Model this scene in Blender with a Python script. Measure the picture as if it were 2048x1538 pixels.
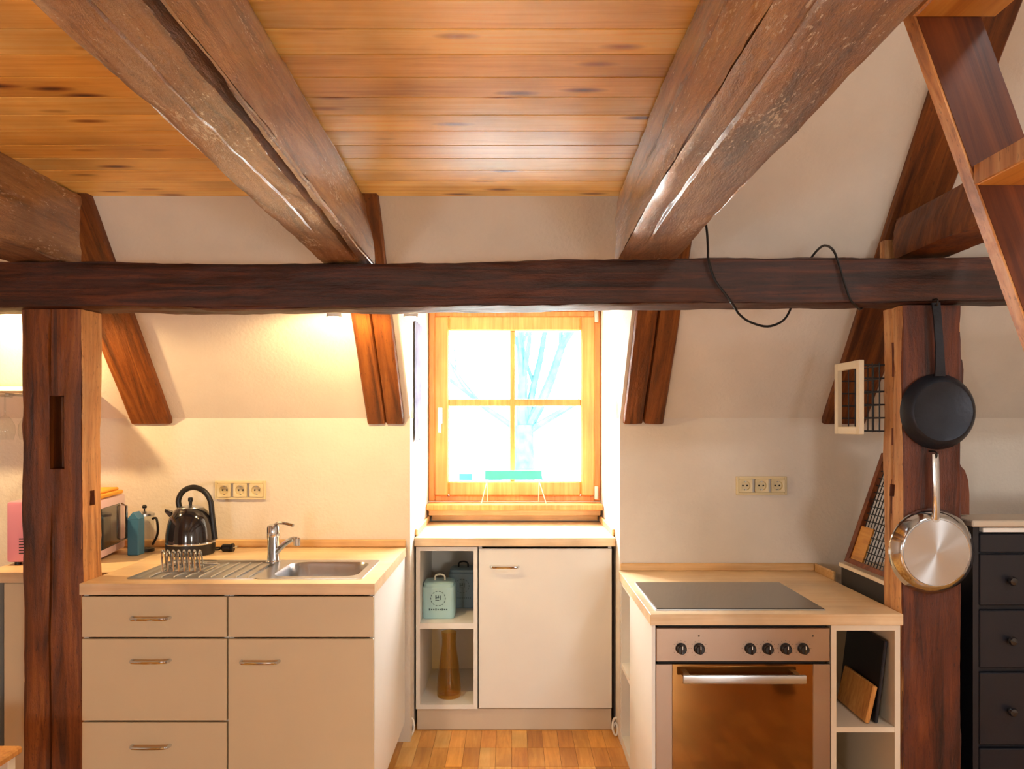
import bpy, bmesh, math, random
from mathutils import Vector, noise, Matrix
random.seed(7)
for o in list(bpy.data.objects): bpy.data.objects.remove(o)
S = bpy.context.scene
COL = S.collection
PI = math.pi

# ------------------------------------------------------------------ camera
F = 1652.0                       # focal length in pixels of the 2048 px wide frame
CZ = 1.40
cam = bpy.data.objects.new('camera', bpy.data.cameras.new('camera')); COL.objects.link(cam)
cam.location = (0, 0, CZ); cam.rotation_euler = (PI/2, 0, 0)
cam.data.sensor_width = 36; cam.data.lens = F/2048*36
cam.data.shift_x = -2/2048; cam.data.shift_y = 81/2048
cam.data.clip_start = 0.02
S.camera = cam

# ------------------------------------------------------------------ light
SKY = 52.0
w = bpy.data.worlds.new('sky'); S.world = w; w.use_nodes = True
bg = w.node_tree.nodes['Background']; bg.inputs[0].default_value = (0.93, 0.98, 1.0, 1); bg.inputs[1].default_value = SKY
vs = S.view_settings
vs.view_transform = 'Standard'; vs.look = 'None'; vs.gamma = 1; vs.use_curve_mapping = False
vs.exposure = 0.2
def area(name, loc, rot, sx, sy, energy, col=(1, 1, 1), portal=False):
    l = bpy.data.lights.new(name, 'AREA'); l.shape = 'RECTANGLE'; l.size = sx; l.size_y = sy
    l.energy = energy; l.color = col
    if portal: l.cycles.is_portal = True
    o = bpy.data.objects.new(name, l); COL.objects.link(o); o.location = loc; o.rotation_euler = rot
    return o
# daylight through the dormer window and unseen openings added behind and above the photographer
# (portals only guide the sky's own light through the openings)
area('daylight_dormer', (0.009, 4.56, 1.5), (-PI/2, 0, 0), 0.92, 1.02, 1, portal=True)
area('added_roof_daylight', (1.95, -.3, 3.72), (0, 0, 0), .6, .6, 1, portal=True)
for i, x in enumerate((-1.35, 1.35)):
    area('added_room_daylight', (x, -2.13, 1.0), (PI/2, 0, 0), 0.42, 0.42, 1, portal=True)
def point(name, loc, energy, col, r=0.03):
    l = bpy.data.lights.new(name, 'POINT'); l.energy = energy; l.color = col; l.shadow_soft_size = r
    o = bpy.data.objects.new(name, l); COL.objects.link(o); o.location = loc
    return o

# ------------------------------------------------------------------ helpers
def lin(c):
    c = c/255.0
    return c/12.92 if c <= 0.04045 else ((c+0.055)/1.055)**2.4
def rgb(r, g, b): return (lin(r), lin(g), lin(b), 1)
W = {}                                                       # world place of every object built
def PX(px, Y): return (px-1026)*Y/F
def PZ(py, Y): return CZ+(850-py)*Y/F

class MB:
    def __init__(s): s.bm = bmesh.new()
    def box(s, x0, x1, y0, y1, z0, z1, bev=0.0, seg=1):
        r = bmesh.ops.create_cube(s.bm, size=1)
        for v in r['verts']:
            v.co = Vector((x0+(v.co.x+.5)*(x1-x0), y0+(v.co.y+.5)*(y1-y0), z0+(v.co.z+.5)*(z1-z0)))
        if bev:
            es = {e for v in r['verts'] for e in v.link_edges}
            bmesh.ops.bevel(s.bm, geom=list(es), offset=bev, segments=seg, affect='EDGES', profile=.6)
        return s
    def obox(s, c, ax, ay, az, bev=0.0):                     # oriented box: centre and three half vectors
        r = bmesh.ops.create_cube(s.bm, size=2)
        ax, ay, az, c = Vector(ax), Vector(ay), Vector(az), Vector(c)
        for v in r['verts']: v.co = c+ax*v.co.x+ay*v.co.y+az*v.co.z
        if bev:
            es = {e for v in r['verts'] for e in v.link_edges}
            bmesh.ops.bevel(s.bm, geom=list(es), offset=bev, segments=1, affect='EDGES')
        return s
    def loft(s, loops, cap0=True, cap1=True, closed=True):
        rows = [[s.bm.verts.new(p) for p in L] for L in loops]
        n = len(rows[0])
        for a, b in zip(rows, rows[1:]):
            for i in range(n if closed else n-1):
                j = (i+1) % n
                s.bm.faces.new((a[i], a[j], b[j], b[i]))
        if cap0: s.bm.faces.new(rows[0][::-1])
        if cap1: s.bm.faces.new(rows[-1])
        return s
    def lathe(s, c, prof, n=28, axis='Z', cap0=True, cap1=True):
        c = Vector(c); loops = []
        for r, h in prof:
            L = []
            for k in range(n):
                a = 2*PI*k/n; u, v = max(r, 1e-4)*math.cos(a), max(r, 1e-4)*math.sin(a)
                L.append(c+(Vector((u, v, h)) if axis == 'Z' else Vector((u, h, v)) if axis == 'Y' else Vector((h, u, v))))
            loops.append(L)
        return s.loft(loops, cap0, cap1)
    def tube(s, pts, r, n=8, cyclic=False, radii=None):
        pts = [Vector(p) for p in pts]; loops = []; up = None; m = len(pts)
        for i, p in enumerate(pts):
            a = pts[(i-1) % m] if (cyclic or i > 0) else p
            b = pts[(i+1) % m] if (cyclic or i < m-1) else p
            t = (b-a).normalized()
            if up is None:
                up = Vector((0, 0, 1)) if abs(t.z) < .9 else Vector((0, 1, 0))
            up = (up-t*up.dot(t)).normalized(); sd = t.cross(up)
            rr = radii[i] if radii else r
            loops.append([p+(up*math.cos(2*PI*k/n)+sd*math.sin(2*PI*k/n))*rr for k in range(n)])
        if cyclic: return s.loft(loops+[loops[0]], False, False)
        return s.loft(loops)
    def prism(s, poly, vec):                                 # flat polygon pushed along vec
        vec = Vector(vec); a = [Vector(p) for p in poly]
        return s.loft([a, [p+vec for p in a]])
    def build(s, name, mat, parent=None, smooth=30, keep=False):
        bm = s.bm
        bmesh.ops.remove_doubles(bm, verts=bm.verts, dist=1e-6)
        bmesh.ops.recalc_face_normals(bm, faces=bm.faces)
        xs = [v.co.x for v in bm.verts]; ys = [v.co.y for v in bm.verts]; zs = [v.co.z for v in bm.verts]
        c = Vector(((min(xs)+max(xs))/2, (min(ys)+max(ys))/2, min(zs)))
        for v in bm.verts: v.co -= c
        me = bpy.data.meshes.new(name); bm.to_mesh(me); bm.free()
        me.materials.append(mat)
        if smooth:
            me.shade_smooth(); me.set_sharp_from_angle(angle=math.radians(smooth))
        o = bpy.data.objects.new(name, me); COL.objects.link(o)
        W[o] = c
        if parent: o.parent = parent; o.location = c-W[parent]
        else: o.location = c
        return o
def tag(o, label, cat, group=None):
    o['label'] = label; o['category'] = cat
    if group: o['group'] = group
    return o
def thing(name, label, cat, loc, group=None):
    o = bpy.data.objects.new(name, None); COL.objects.link(o); o.location = loc; o.empty_display_size = .05
    W[o] = Vector(loc)
    return tag(o, label, cat, group)
def struct(o): o['kind'] = 'structure'; return o
def curve(pts, k=8):                                         # Catmull-Rom through points
    P = [Vector(p) for p in pts]; P = [P[0]*2-P[1]]+P+[P[-1]*2-P[-2]]; out = []
    for i in range(1, len(P)-2):
        for j in range(k):
            t = j/k; a, b, c, d = P[i-1:i+3]
            out.append(.5*((2*b)+(c-a)*t+(2*a-5*b+4*c-d)*t*t+(3*b-a-3*c+d)*t**3))
    out.append(P[-2]); return out
def rrect(cx, cy, wx, wy, r, z, n=5):
    L = []
    for (sx, sy, a0) in ((1, 1, 0), (-1, 1, PI/2), (-1, -1, PI), (1, -1, 1.5*PI)):
        for k in range(n+1):
            a = a0+PI/2*k/n
            L.append(Vector((cx+sx*(wx/2-r)+r*math.cos(a), cy+sy*(wy/2-r)+r*math.sin(a), z)))
    return L

# ------------------------------------------------------------------ materials
def mat(name):
    m = bpy.data.materials.new(name); m.use_nodes = True
    return m, m.node_tree.nodes, m.node_tree.links, m.node_tree.nodes['Principled BSDF']
def ramp(N, stops):
    r = N.new('ShaderNodeValToRGB'); e = r.color_ramp.elements
    while len(e) < len(stops): e.new(.5)
    for x, (p, c) in zip(e, stops): x.position = p; x.color = c
    return r
def plain(name, c, rough=.5, metal=0.0, bump=0.0, bscale=200, coat=0.0, spec=.5, var=0.06):
    m, N, L, B = mat(name)
    tc = N.new('ShaderNodeTexCoord')
    nz = N.new('ShaderNodeTexNoise'); nz.inputs['Scale'].default_value = 7; nz.inputs['Detail'].default_value = 4
    L.new(tc.outputs['Object'], nz.inputs['Vector'])
    d = tuple(x*(1-var) for x in c[:3])+(1,); l = tuple(min(1, x*(1+var)) for x in c[:3])+(1,)
    r = ramp(N, [(.3, d), (.7, l)]); L.new(nz.outputs['Fac'], r.inputs['Fac']); L.new(r.outputs['Color'], B.inputs['Base Color'])
    B.inputs['Roughness'].default_value = rough; B.inputs['Metallic'].default_value = metal
    B.inputs['Coat Weight'].default_value = coat; B.inputs['Specular IOR Level'].default_value = spec
    if bump:
        n2 = N.new('ShaderNodeTexNoise'); n2.inputs['Scale'].default_value = bscale; n2.inputs['Detail'].default_value = 3
        L.new(tc.outputs['Object'], n2.inputs['Vector'])
        b = N.new('ShaderNodeBump'); b.inputs['Strength'].default_value = bump; b.inputs['Distance'].default_value = .004
        L.new(n2.outputs['Fac'], b.inputs['Height']); L.new(b.outputs['Normal'], B.inputs['Normal'])
    return m
def wood(name, cols, axis='X', rough=.45, bump=.3, rot=None, along=1.0, cross=14.0, knots=0.0, hewn=0.0, rnd=True, vary=0.0, spec=.5, coat=0.0, fleck=None, hsc=75, hdist=.006):
    m, N, L, B = mat(name)
    tc = N.new('ShaderNodeTexCoord'); oi = N.new('ShaderNodeObjectInfo')
    ad = N.new('ShaderNodeVectorMath'); ad.operation = 'MULTIPLY_ADD'
    ad.inputs[1].default_value = (1, 1, 1)
    cmb = N.new('ShaderNodeCombineXYZ')
    mul = N.new('ShaderNodeMath'); mul.operation = 'MULTIPLY'; mul.inputs[1].default_value = 17.0 if rnd else 0
    L.new(oi.outputs['Random'], mul.inputs[0])
    for k in range(3): L.new(mul.outputs[0], cmb.inputs[k])
    L.new(tc.outputs['Object'], ad.inputs[0]); L.new(cmb.outputs[0], ad.inputs[2])
    mp0 = N.new('ShaderNodeMapping')
    if rot: mp0.inputs['Rotation'].default_value = rot
    L.new(ad.outputs[0], mp0.inputs['Vector'])
    mp = N.new('ShaderNodeMapping')
    sc = [cross]*3; sc['XYZ'.index(axis)] = along; mp.inputs['Scale'].default_value = sc
    L.new(mp0.outputs[0], mp.inputs['Vector'])
    n1 = N.new('ShaderNodeTexNoise'); n1.inputs['Scale'].default_value = 1.6; n1.inputs['Detail'].default_value = 7
    n1.inputs['Roughness'].default_value = .62; n1.inputs['Distortion'].default_value = .9
    L.new(mp.outputs[0], n1.inputs['Vector'])
    dk, md, lt = cols
    r = ramp(N, [(.30, dk), (.5, md), (.72, lt)]); L.new(n1.outputs['Fac'], r.inputs['Fac'])
    col = r.outputs['Color']
    n3 = N.new('ShaderNodeTexNoise'); n3.inputs['Scale'].default_value = 3.0; n3.inputs['Detail'].default_value = 5
    L.new(mp0.outputs[0], n3.inputs['Vector'])
    r3 = ramp(N, [(.32, (.62, .58, .55, 1)), (.62, (1.12, 1.1, 1.08, 1))]); L.new(n3.outputs['Fac'], r3.inputs['Fac'])
    mx = N.new('ShaderNodeMix'); mx.data_type = 'RGBA'; mx.blend_type = 'MULTIPLY'; mx.inputs[0].default_value = .75
    L.new(col, mx.inputs[6]); L.new(r3.outputs['Color'], mx.inputs[7]); col = mx.outputs[2]
    if vary:
        hv = N.new('ShaderNodeHueSaturation')
        mr = N.new('ShaderNodeMapRange'); mr.inputs[3].default_value = 1-vary; mr.inputs[4].default_value = 1+vary
        L.new(oi.outputs['Random'], mr.inputs[0]); L.new(mr.outputs[0], hv.inputs['Value'])
        L.new(col, hv.inputs['Color']); col = hv.outputs[0]
    if knots:
        kp = N.new('ShaderNodeMapping'); ks = [9.0]*3; ks['XYZ'.index(axis)] = 2.6; kp.inputs['Scale'].default_value = ks
        L.new(mp0.outputs[0], kp.inputs['Vector'])
        vo = N.new('ShaderNodeTexVoronoi'); vo.inputs['Scale'].default_value = knots; vo.inputs['Randomness'].default_value = 1
        L.new(kp.outputs[0], vo.inputs['Vector'])
        rk = ramp(N, [(.05, (.10, .035, .01, 1)), (.10, (.42, .24, .12, 1)), (.2, (1, 1, 1, 1))]); L.new(vo.outputs['Distance'], rk.inputs['Fac'])
        mk = N.new('ShaderNodeMix'); mk.data_type = 'RGBA'; mk.blend_type = 'MULTIPLY'; mk.inputs[0].default_value = .95
        L.new(col, mk.inputs[6]); L.new(rk.outputs['Color'], mk.inputs[7]); col = mk.outputs[2]
    if fleck:  # pale flecks: glints painted into the colour together with dust
        fm = N.new('ShaderNodeMapping'); fs_ = [1.0]*3; fs_['XYZ'.index(axis)] = .3; fm.inputs['Scale'].default_value = fs_
        L.new(mp0.outputs[0], fm.inputs['Vector'])
        fn = N.new('ShaderNodeTexNoise'); fn.inputs['Scale'].default_value = 130; fn.inputs['Detail'].default_value = 4; fn.inputs['Roughness'].default_value = .7
        L.new(fm.outputs[0], fn.inputs['Vector'])
        fb = N.new('ShaderNodeTexNoise'); fb.inputs['Scale'].default_value = 9; fb.inputs['Detail'].default_value = 3
        L.new(fm.outputs[0], fb.inputs['Vector'])
        fa_ = N.new('ShaderNodeMath'); fa_.operation = 'MULTIPLY_ADD'; fa_.inputs[1].default_value = .55
        L.new(fb.outputs['Fac'], fa_.inputs[0]); L.new(fn.outputs['Fac'], fa_.inputs[2])
        rf = ramp(N, [(fleck[0], (0, 0, 0, 1)), (fleck[0]+.05, (1, 1, 1, 1))]); L.new(fa_.outputs[0], rf.inputs['Fac'])
        mf_ = N.new('ShaderNodeMix'); mf_.data_type = 'RGBA'; L.new(rf.outputs['Color'], mf_.inputs[0])
        L.new(col, mf_.inputs[6]); mf_.inputs[7].default_value = fleck[1]; col = mf_.outputs[2]
        rd = ramp(N, [(.30, (.35, .3, .28, 1)), (.42, (1, 1, 1, 1))]); L.new(fn.outputs['Fac'], rd.inputs['Fac'])
        md_ = N.new('ShaderNodeMix'); md_.data_type = 'RGBA'; md_.blend_type = 'MULTIPLY'; md_.inputs[0].default_value = .8
        L.new(col, md_.inputs[6]); L.new(rd.outputs['Color'], md_.inputs[7]); col = md_.outputs[2]
    L.new(col, B.inputs['Base Color'])
    B.inputs['Roughness'].default_value = rough; B.inputs['Specular IOR Level'].default_value = spec
    B.inputs['Coat Weight'].default_value = coat; B.inputs['Coat Roughness'].default_value = .25
    b = N.new('ShaderNodeBump'); b.inputs['Strength'].default_value = bump; b.inputs['Distance'].default_value = .004
    L.new(n1.outputs['Fac'], b.inputs['Height']); nor = b.outputs['Normal']
    if hewn:
        n4 = N.new('ShaderNodeTexNoise'); n4.inputs['Scale'].default_value = hsc; n4.inputs['Detail'].default_value = 5
        n4.inputs['Roughness'].default_value = .75
        hm = N.new('ShaderNodeMapping'); hs = [1.0]*3; hs['XYZ'.index(axis)] = .35; hm.inputs['Scale'].default_value = hs
        L.new(mp0.outputs[0], hm.inputs['Vector']); L.new(hm.outputs[0], n4.inputs['Vector'])
        b2 = N.new('ShaderNodeBump'); b2.inputs['Strength'].default_value = hewn; b2.inputs['Distance'].default_value = hdist
        L.new(n4.outputs['Fac'], b2.inputs['Height']); L.new(nor, b2.inputs['Normal']); nor = b2.outputs['Normal']
    L.new(nor, B.inputs['Normal'])
    return m
def glassy(name, tint=(1, 1, 1, 1), gloss=.06, rough=0.0, fres=1.45):
    m, N, L, B = mat(name); N.remove(B)
    t = N.new('ShaderNodeBsdfTransparent'); t.inputs[0].default_value = tint
    g = N.new('ShaderNodeBsdfGlossy'); g.inputs['Roughness'].default_value = rough
    lw = N.new('ShaderNodeLayerWeight'); lw.inputs[0].default_value = .5
    pw = N.new('ShaderNodeMath'); pw.operation = 'POWER'; pw.inputs[1].default_value = 4; L.new(lw.outputs['Facing'], pw.inputs[0])
    fr = N.new('ShaderNodeMath'); fr.operation = 'MULTIPLY_ADD'; fr.inputs[1].default_value = .75; fr.inputs[2].default_value = .04
    L.new(pw.outputs[0], fr.inputs[0])
    mx = N.new('ShaderNodeMixShader'); L.new(fr.outputs[0], mx.inputs[0]); L.new(t.outputs[0], mx.inputs[1]); L.new(g.outputs[0], mx.inputs[2])
    L.new(mx.outputs[0], N['Material Output'].inputs[0])
    return m
def emit(name, col, st):
    m, N, L, B = mat(name); N.remove(B)
    e = N.new('ShaderNodeEmission'); e.inputs[0].default_value = col; e.inputs[1].default_value = st
    L.new(e.outputs[0], N['Material Output'].inputs[0]); return m

M = {}
M['plaster'] = plain('plaster', rgb(226, 216, 203), .9, bump=.5, bscale=70, var=.03, spec=.2)
M['pine'] = [wood('pine_board_%d' % k, c, 'X', .38, .12, cross=26, along=1.1, knots=1.15, vary=.08) for k, c in enumerate((
    (rgb(222, 160, 70), rgb(242, 190, 98), rgb(248, 208, 126)),
    (rgb(230, 172, 82), rgb(246, 200, 112), rgb(250, 216, 140)),
    (rgb(214, 148, 60), rgb(236, 180, 86), rgb(244, 200, 116))))]
hew = (rgb(84, 50, 24), rgb(158, 108, 62), rgb(200, 156, 104))
drk = (rgb(26, 9, 3), rgb(62, 25, 8), rgb(104, 50, 18))
red = (rgb(60, 26, 5), rgb(122, 64, 18), rgb(162, 98, 38))
M['joist'] = wood('hewn_joist_wood', hew, 'Y', .46, .8, cross=12, along=1.0, hewn=1.0, spec=1.0, fleck=(.905, rgb(214, 192, 166)), hsc=60, hdist=.014, coat=1.0)
M['purlin'] = wood('dark_beam_wood', drk, 'X', .5, .5, cross=22, along=1.0, hewn=.5, fleck=(1.02, rgb(150, 100, 60)))
M['post'] = wood('post_wood', red, 'Z', .48, .5, cross=14, along=.9, hewn=.5, fleck=(1.0, rgb(150, 90, 44)))
M['post_dark'] = wood('dark_post_wood', (rgb(42, 12, 3), rgb(92, 38, 10), rgb(130, 64, 22)), 'Z', .48, .5, cross=14, along=.9, hewn=.5, fleck=(1.02, rgb(140, 76, 36)))
RA = math.atan(1.143)
M['rafter'] = wood('rafter_wood', red, 'Y', .5, .45, rot=(RA, 0, 0), cross=16, along=1.0, hewn=.5, fleck=(1.0, rgb(150, 90, 44)))
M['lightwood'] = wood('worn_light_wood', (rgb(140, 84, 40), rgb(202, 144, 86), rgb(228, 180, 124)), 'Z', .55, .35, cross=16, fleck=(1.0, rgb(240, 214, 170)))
M['stair'] = wood('stair_wood', (rgb(78, 32, 8), rgb(116, 56, 16), rgb(142, 78, 30)), 'Z', .42, .15, rot=(0, .35, 0), cross=20)  # darkened, with the shade on the stringer faces put into the colour
M['tread'] = wood('tread_wood', (rgb(170, 110, 44), rgb(206, 146, 66), rgb(224, 172, 94)), 'Y', .4, .12, cross=20)
beech = (rgb(222, 186, 140), rgb(232, 202, 160), rgb(240, 216, 180))
M['worktop'] = wood('beech_laminate', beech, 'X', .35, .03, cross=30, along=1.2, rnd=False)
M['upstand'] = wood('beech_upstand', (rgb(206, 160, 102), rgb(220, 178, 120), rgb(230, 194, 142)), 'X', .4, .03, cross=30, along=1.2)
M['parquet'] = [wood('parquet_%d' % k, c, 'Y', .32, .08, cross=26, along=2, vary=.16) for k, c in enumerate((
    (rgb(196, 132, 56), rgb(214, 150, 70), rgb(228, 170, 92)), (rgb(216, 156, 76), rgb(230, 176, 96), rgb(238, 192, 118)),
    (rgb(178, 112, 46), rgb(200, 134, 60), rgb(214, 152, 78))))]
M['winwood'] = wood('window_larch', (rgb(206, 122, 52), rgb(226, 146, 72), rgb(238, 168, 96)), 'Z', .35, .06, cross=30, along=1.2, coat=.1)
M['bamboo'] = wood('bamboo_board', (rgb(176, 112, 48), rgb(206, 146, 74), rgb(220, 166, 96)), 'Z', .5, .05, cross=34, along=1.4)
M['white'] = plain('white_laminate_warm_lit', rgb(214, 196, 162), .42, var=.015)  # warm room light put into the colour; same white as the niche door
M['whiteside'] = plain('white_board', rgb(234, 230, 222), .45, var=.015)
M['edge'] = plain('cream_edge', rgb(234, 218, 194), .5, var=.02)
M['dark_in'] = plain('dark_carcass', rgb(40, 34, 30), .7)
M['plinth'] = plain('beige_plinth', rgb(206, 190, 168), .5, var=.02)
M['steel'] = plain('brushed_steel', rgb(190, 194, 200), .28, 1, var=.05)
M['chrome'] = plain('chrome', rgb(212, 218, 226), .09, 1, var=.02)
M['ovensteel'] = plain('oven_steel', rgb(168, 150, 136), .34, 1, var=.04)
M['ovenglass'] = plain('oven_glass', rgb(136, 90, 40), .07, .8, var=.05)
M['black'] = plain('black_plastic', rgb(22, 20, 22), .38)
M['blackgloss'] = plain('black_enamel', rgb(30, 28, 32), .12, coat=.6)
M['hob'] = plain('hob_glass', rgb(52, 52, 50), .16, coat=.5)
M['iron'] = plain('cast_iron', rgb(40, 44, 54), .42, .5, bump=.25, bscale=90, var=.3)
M['navy'] = plain('black_paint', rgb(15, 16, 27), .45, var=.1)
M['socket'] = plain('ivory_plastic', rgb(226, 208, 164), .38, var=.02)
M['whitep'] = plain('white_plastic', rgb(240, 238, 232), .35, var=.02)
M['pink'] = plain('pink_enamel', rgb(226, 148, 168), .3, coat=.3, var=.03)
M['palepink'] = plain('pale_pink_enamel', rgb(240, 206, 216), .3, coat=.3, var=.03)
M['orange'] = plain('orange_cloth', rgb(240, 172, 60), .8, bump=.3, var=.08)
M['blue'] = plain('blue_carton', rgb(64, 124, 166), .5, var=.1)
M['tin'] = plain('mint_tin', rgb(168, 206, 210), .36, var=.04)
M['tingrey'] = plain('grey_blue_tin', rgb(112, 136, 148), .4, var=.06)
M['print'] = plain('dark_print', rgb(70, 96, 106), .5)
M['teal'] = plain('teal_paint', rgb(70, 190, 178), .45, var=.05)
M['wirewhite'] = plain('white_wire', rgb(240, 232, 212), .4)
M['cord'] = plain('black_cord', rgb(18, 16, 16), .5)
M['framewhite'] = plain('cream_painted_wood', rgb(244, 234, 208), .5, var=.04)
M['amber'] = glassy('amber_glass', (.95, .80, .46, 1))
M['clear'] = glassy('clear_glass', (.95, .96, .95, 1))
M['pane'] = glassy('window_glass', (.98, .99, .99, 1))
M['cloth'] = plain('printed_cloth', rgb(128, 128, 146), .9, bump=.4, bscale=20, var=.3, spec=0.0)
M['bark'] = plain('tree_bark', rgb(38, 62, 65), .9, spec=0.0, bump=.6, bscale=12, var=.3)
M['house'] = plain('pale_render', rgb(112, 122, 122), .9, spec=0.0, var=.05)
M['houseroof'] = plain('pale_roof', rgb(56, 82, 84), .8, spec=0.0, var=.1)
M['houseglass'] = plain('teal_window', rgb(24, 58, 56), .3, spec=0.0, var=.1)
M['bounce_ground'] = plain('pale_ground', rgb(196, 202, 200), .9, spec=0.0, var=.06)  # kept pale to bounce daylight up to the ceiling
M['bulb'] = emit('warm_bulb', (1.0, .72, .36, 1), 60)

# ------------------------------------------------------------------ timber
def timber(name, axis, a, b, corners, m, seed=0, ns=9, seg=.03, jit=.006, rnd=.008, fr=None, ts=None, dep=None, off=None, parent=None):
    """hewn timber along a world axis; corners are (u, v) in the plane across it; dep(side, f, t) cuts in"""
    mb = MB(); L = abs(b-a); n = max(4, int(L/seg))
    T = sorted(set([a+(b-a)*k/n for k in range(n+1)]+list(ts or [])))
    ring = []
    for s_ in range(4):
        fs = set([k/ns for k in range(ns)]+[.03, .97]); fs |= set((fr or {}).get(s_, []))
        for f in sorted(fs): ring.append((s_, f))
    loops = []
    cx = sum(c[0] for c in corners)/4; cy = sum(c[1] for c in corners)/4
    for t in T:
        lp = []
        for (s_, f) in ring:
            p0, p1 = Vector(corners[s_]), Vector(corners[(s_+1) % 4])
            p = p0.lerp(p1, f); d = (p1-p0).normalized(); nin = Vector((-d.y, d.x))
            if nin.dot(Vector((cx, cy))-p) < 0: nin = -nin
            q = jit*(noise.noise(Vector((t*2.2, s_*7+f*2.0, seed*3.1)))+.6*noise.noise(Vector((t*9, s_*7+f*5, seed*5.3)))+.35*noise.noise(Vector((t*26, s_*7+f*11, seed*2.3))))
            if f < .02 : q += rnd*1.2; nin = (Vector((cx, cy))-p).normalized()
            elif f < .05 or f > .95: q += rnd*.35
            if dep: q += dep(s_, f, t)
            p = p+nin*q
            o = off(t) if off else (0, 0)
            u, v = p.x+o[0], p.y+o[1]
            lp.append(Vector((t, u, v)) if axis == 'X' else Vector((u, t, v)) if axis == 'Y' else Vector((u, v, t)))
        loops.append(lp)
    mb.loft(loops)
    return mb.build(name, m, parent, smooth=42)

# ------------------------------------------------------------------ the room
YW = 3.65                                                    # knee wall face
ZS = 1.43; SL = 1.143
def sy(z): return YW-(z-ZS)/SL                               # plaster slope
DX0, DX1, DZ, YD = -.454, .472, 2.012, 4.43                  # dormer niche
ZT = 3.6; XL, XR, YB = -3.0, 3.2, -2.0
CE = 2.22

fl = struct(MB().box(XL, XR, YB, 4.5, -.12, -.012).build('floor', M['parquet'][2], smooth=0))
# parquet blocks, each its own piece
pm = {}
def block(x, y, wx=.0685, wy=.2):
    k = random.choice((0, 0, 1, 1, 2))
    if k not in pm:
        o = MB().box(x+.0004, x+wx-.0004, y+.0004, y+wy-.0004, -.012, 0, .0006).build('floor_block', M['parquet'][k], fl, smooth=0); pm[k] = o
    else:
        o = bpy.data.objects.new('floor_block', pm[k].data); COL.objects.link(o); o.parent = fl
        o.location = Vector((x+wx/2, y+wy/2, -.012))-W[fl]
rows_y = [3.784-.2*k for k in range(1, 12)]
for y in rows_y:
    if y > 2.5: xs = [-.485+.0685*k for k in range(15)]
    else: xs = [-1.3125+.0685*k for k in range(38)]
    for x in xs: block(x, y)
mm = MB()
for (x0, x1, y0, y1) in ((XL, -.485, 2.584, 4.5), (.5425, XR, 2.584, 4.5), (-.485, .5425, 3.784, 4.5), (XL, -1.3125, 1.584, 2.584), (1.2905, XR, 1.584, 2.584), (XL, XR, YB, 1.584)):
    mm.box(x0, x1, y0, y1, -.012, 0)
mm.build('floor_field', M['parquet'][0], fl, smooth=0)

# ceiling boards
ce = struct(MB().box(XL, .47, YB, 2.95, CE+.016, CE+.06).build('ceiling', M['dark_in'], smooth=0))
e0 = 1.593; bw = .1185; k0 = -30
for k in range(k0, 12):
    y0 = e0+bw*k; y1 = min(y0+bw, 2.962)
    MB().box(XL, .47, y0+.0022, y1-.0022, CE, CE+.016, .0008).build('ceiling_board', M['pine'][random.choice((0, 1, 1, 2))], ce, smooth=0)

# walls
def slab_slope(mb, x0, x1, z0, z1):
    p = [(x0, sy(z0), z0), (x1, sy(z0), z0), (x1, sy(z1), z1), (x0, sy(z1), z1)]
    mb.prism(p, (0, .12, .10))
wb = MB(); wb.box(XL, DX0, YW, YW+.12, 0, ZS); wb.box(DX1, XR, YW, YW+.12, 0, ZS)
struct(wb.build('wall_back', M['plaster'], smooth=0))
ws = MB(); slab_slope(ws, XL, DX0, ZS, ZT); slab_slope(ws, DX1, XR, ZS, ZT); slab_slope(ws, DX0, DX1, DZ, ZT)
struct(ws.build('wall_slope', M['plaster'], smooth=0))
for nm, x0, x1 in (('wall_dormer_left', DX0-.1, DX0), ('wall_dormer_right', DX1, DX1+.1)):
    q = MB()
    q.prism([(x0, YW+.12, 0), (x0, YD+.1, 0), (x0, YD+.1, DZ+.1), (x0, sy(DZ)+.12, DZ+.1), (x0, YW+.12, ZS+.1)], (x1-x0, 0, 0))
    struct(q.build(nm, M['plaster'], smooth=0))
struct(MB().box(DX0, DX1, sy(DZ), YD+.1, DZ, DZ+.1).build('ceiling_dormer', M['plaster'], smooth=0))
struct(MB().box(DX0, DX1, YD+.0, YD+.1, 0, .992).build('wall_dormer', M['plaster'], smooth=0))
struct(MB().box(XL-.12, XL, YB, 4.5, 0, ZT).build('wall_left', M['plaster'], smooth=0))
struct(MB().box(XR, XR+.12, YB, 4.5, 0, ZT).build('wall_right', M['plaster'], smooth=0))
cl_ = MB()                                                   # with an unseen opening added to light the right slope
for (x0, x1, y0, y1) in ((XL, 1.65, YB, sy(ZT)+.2), (2.25, XR, YB, sy(ZT)+.2), (1.65, 2.25, YB, -.6), (1.65, 2.25, 0, sy(ZT)+.2)): cl_.box(x0, x1, y0, y1, ZT, ZT+.1)
struct(cl_.build('ceiling_loft', M['plaster'], smooth=0))
wr = MB()
wr.box(XL, -1.56, YB-.12, YB, 0, ZT); wr.box(-1.14, 1.14, YB-.12, YB, 0, ZT); wr.box(1.56, XR, YB-.12, YB, 0, ZT)
for x0 in (-1.56, 1.14): wr.box(x0, x0+.42, YB-.12, YB, 0, .79); wr.box(x0, x0+.42, YB-.12, YB, 1.21, ZT)  # unseen openings added and sized for fill daylight
struct(wr.build('wall_front', M['plaster'], smooth=0))

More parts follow.
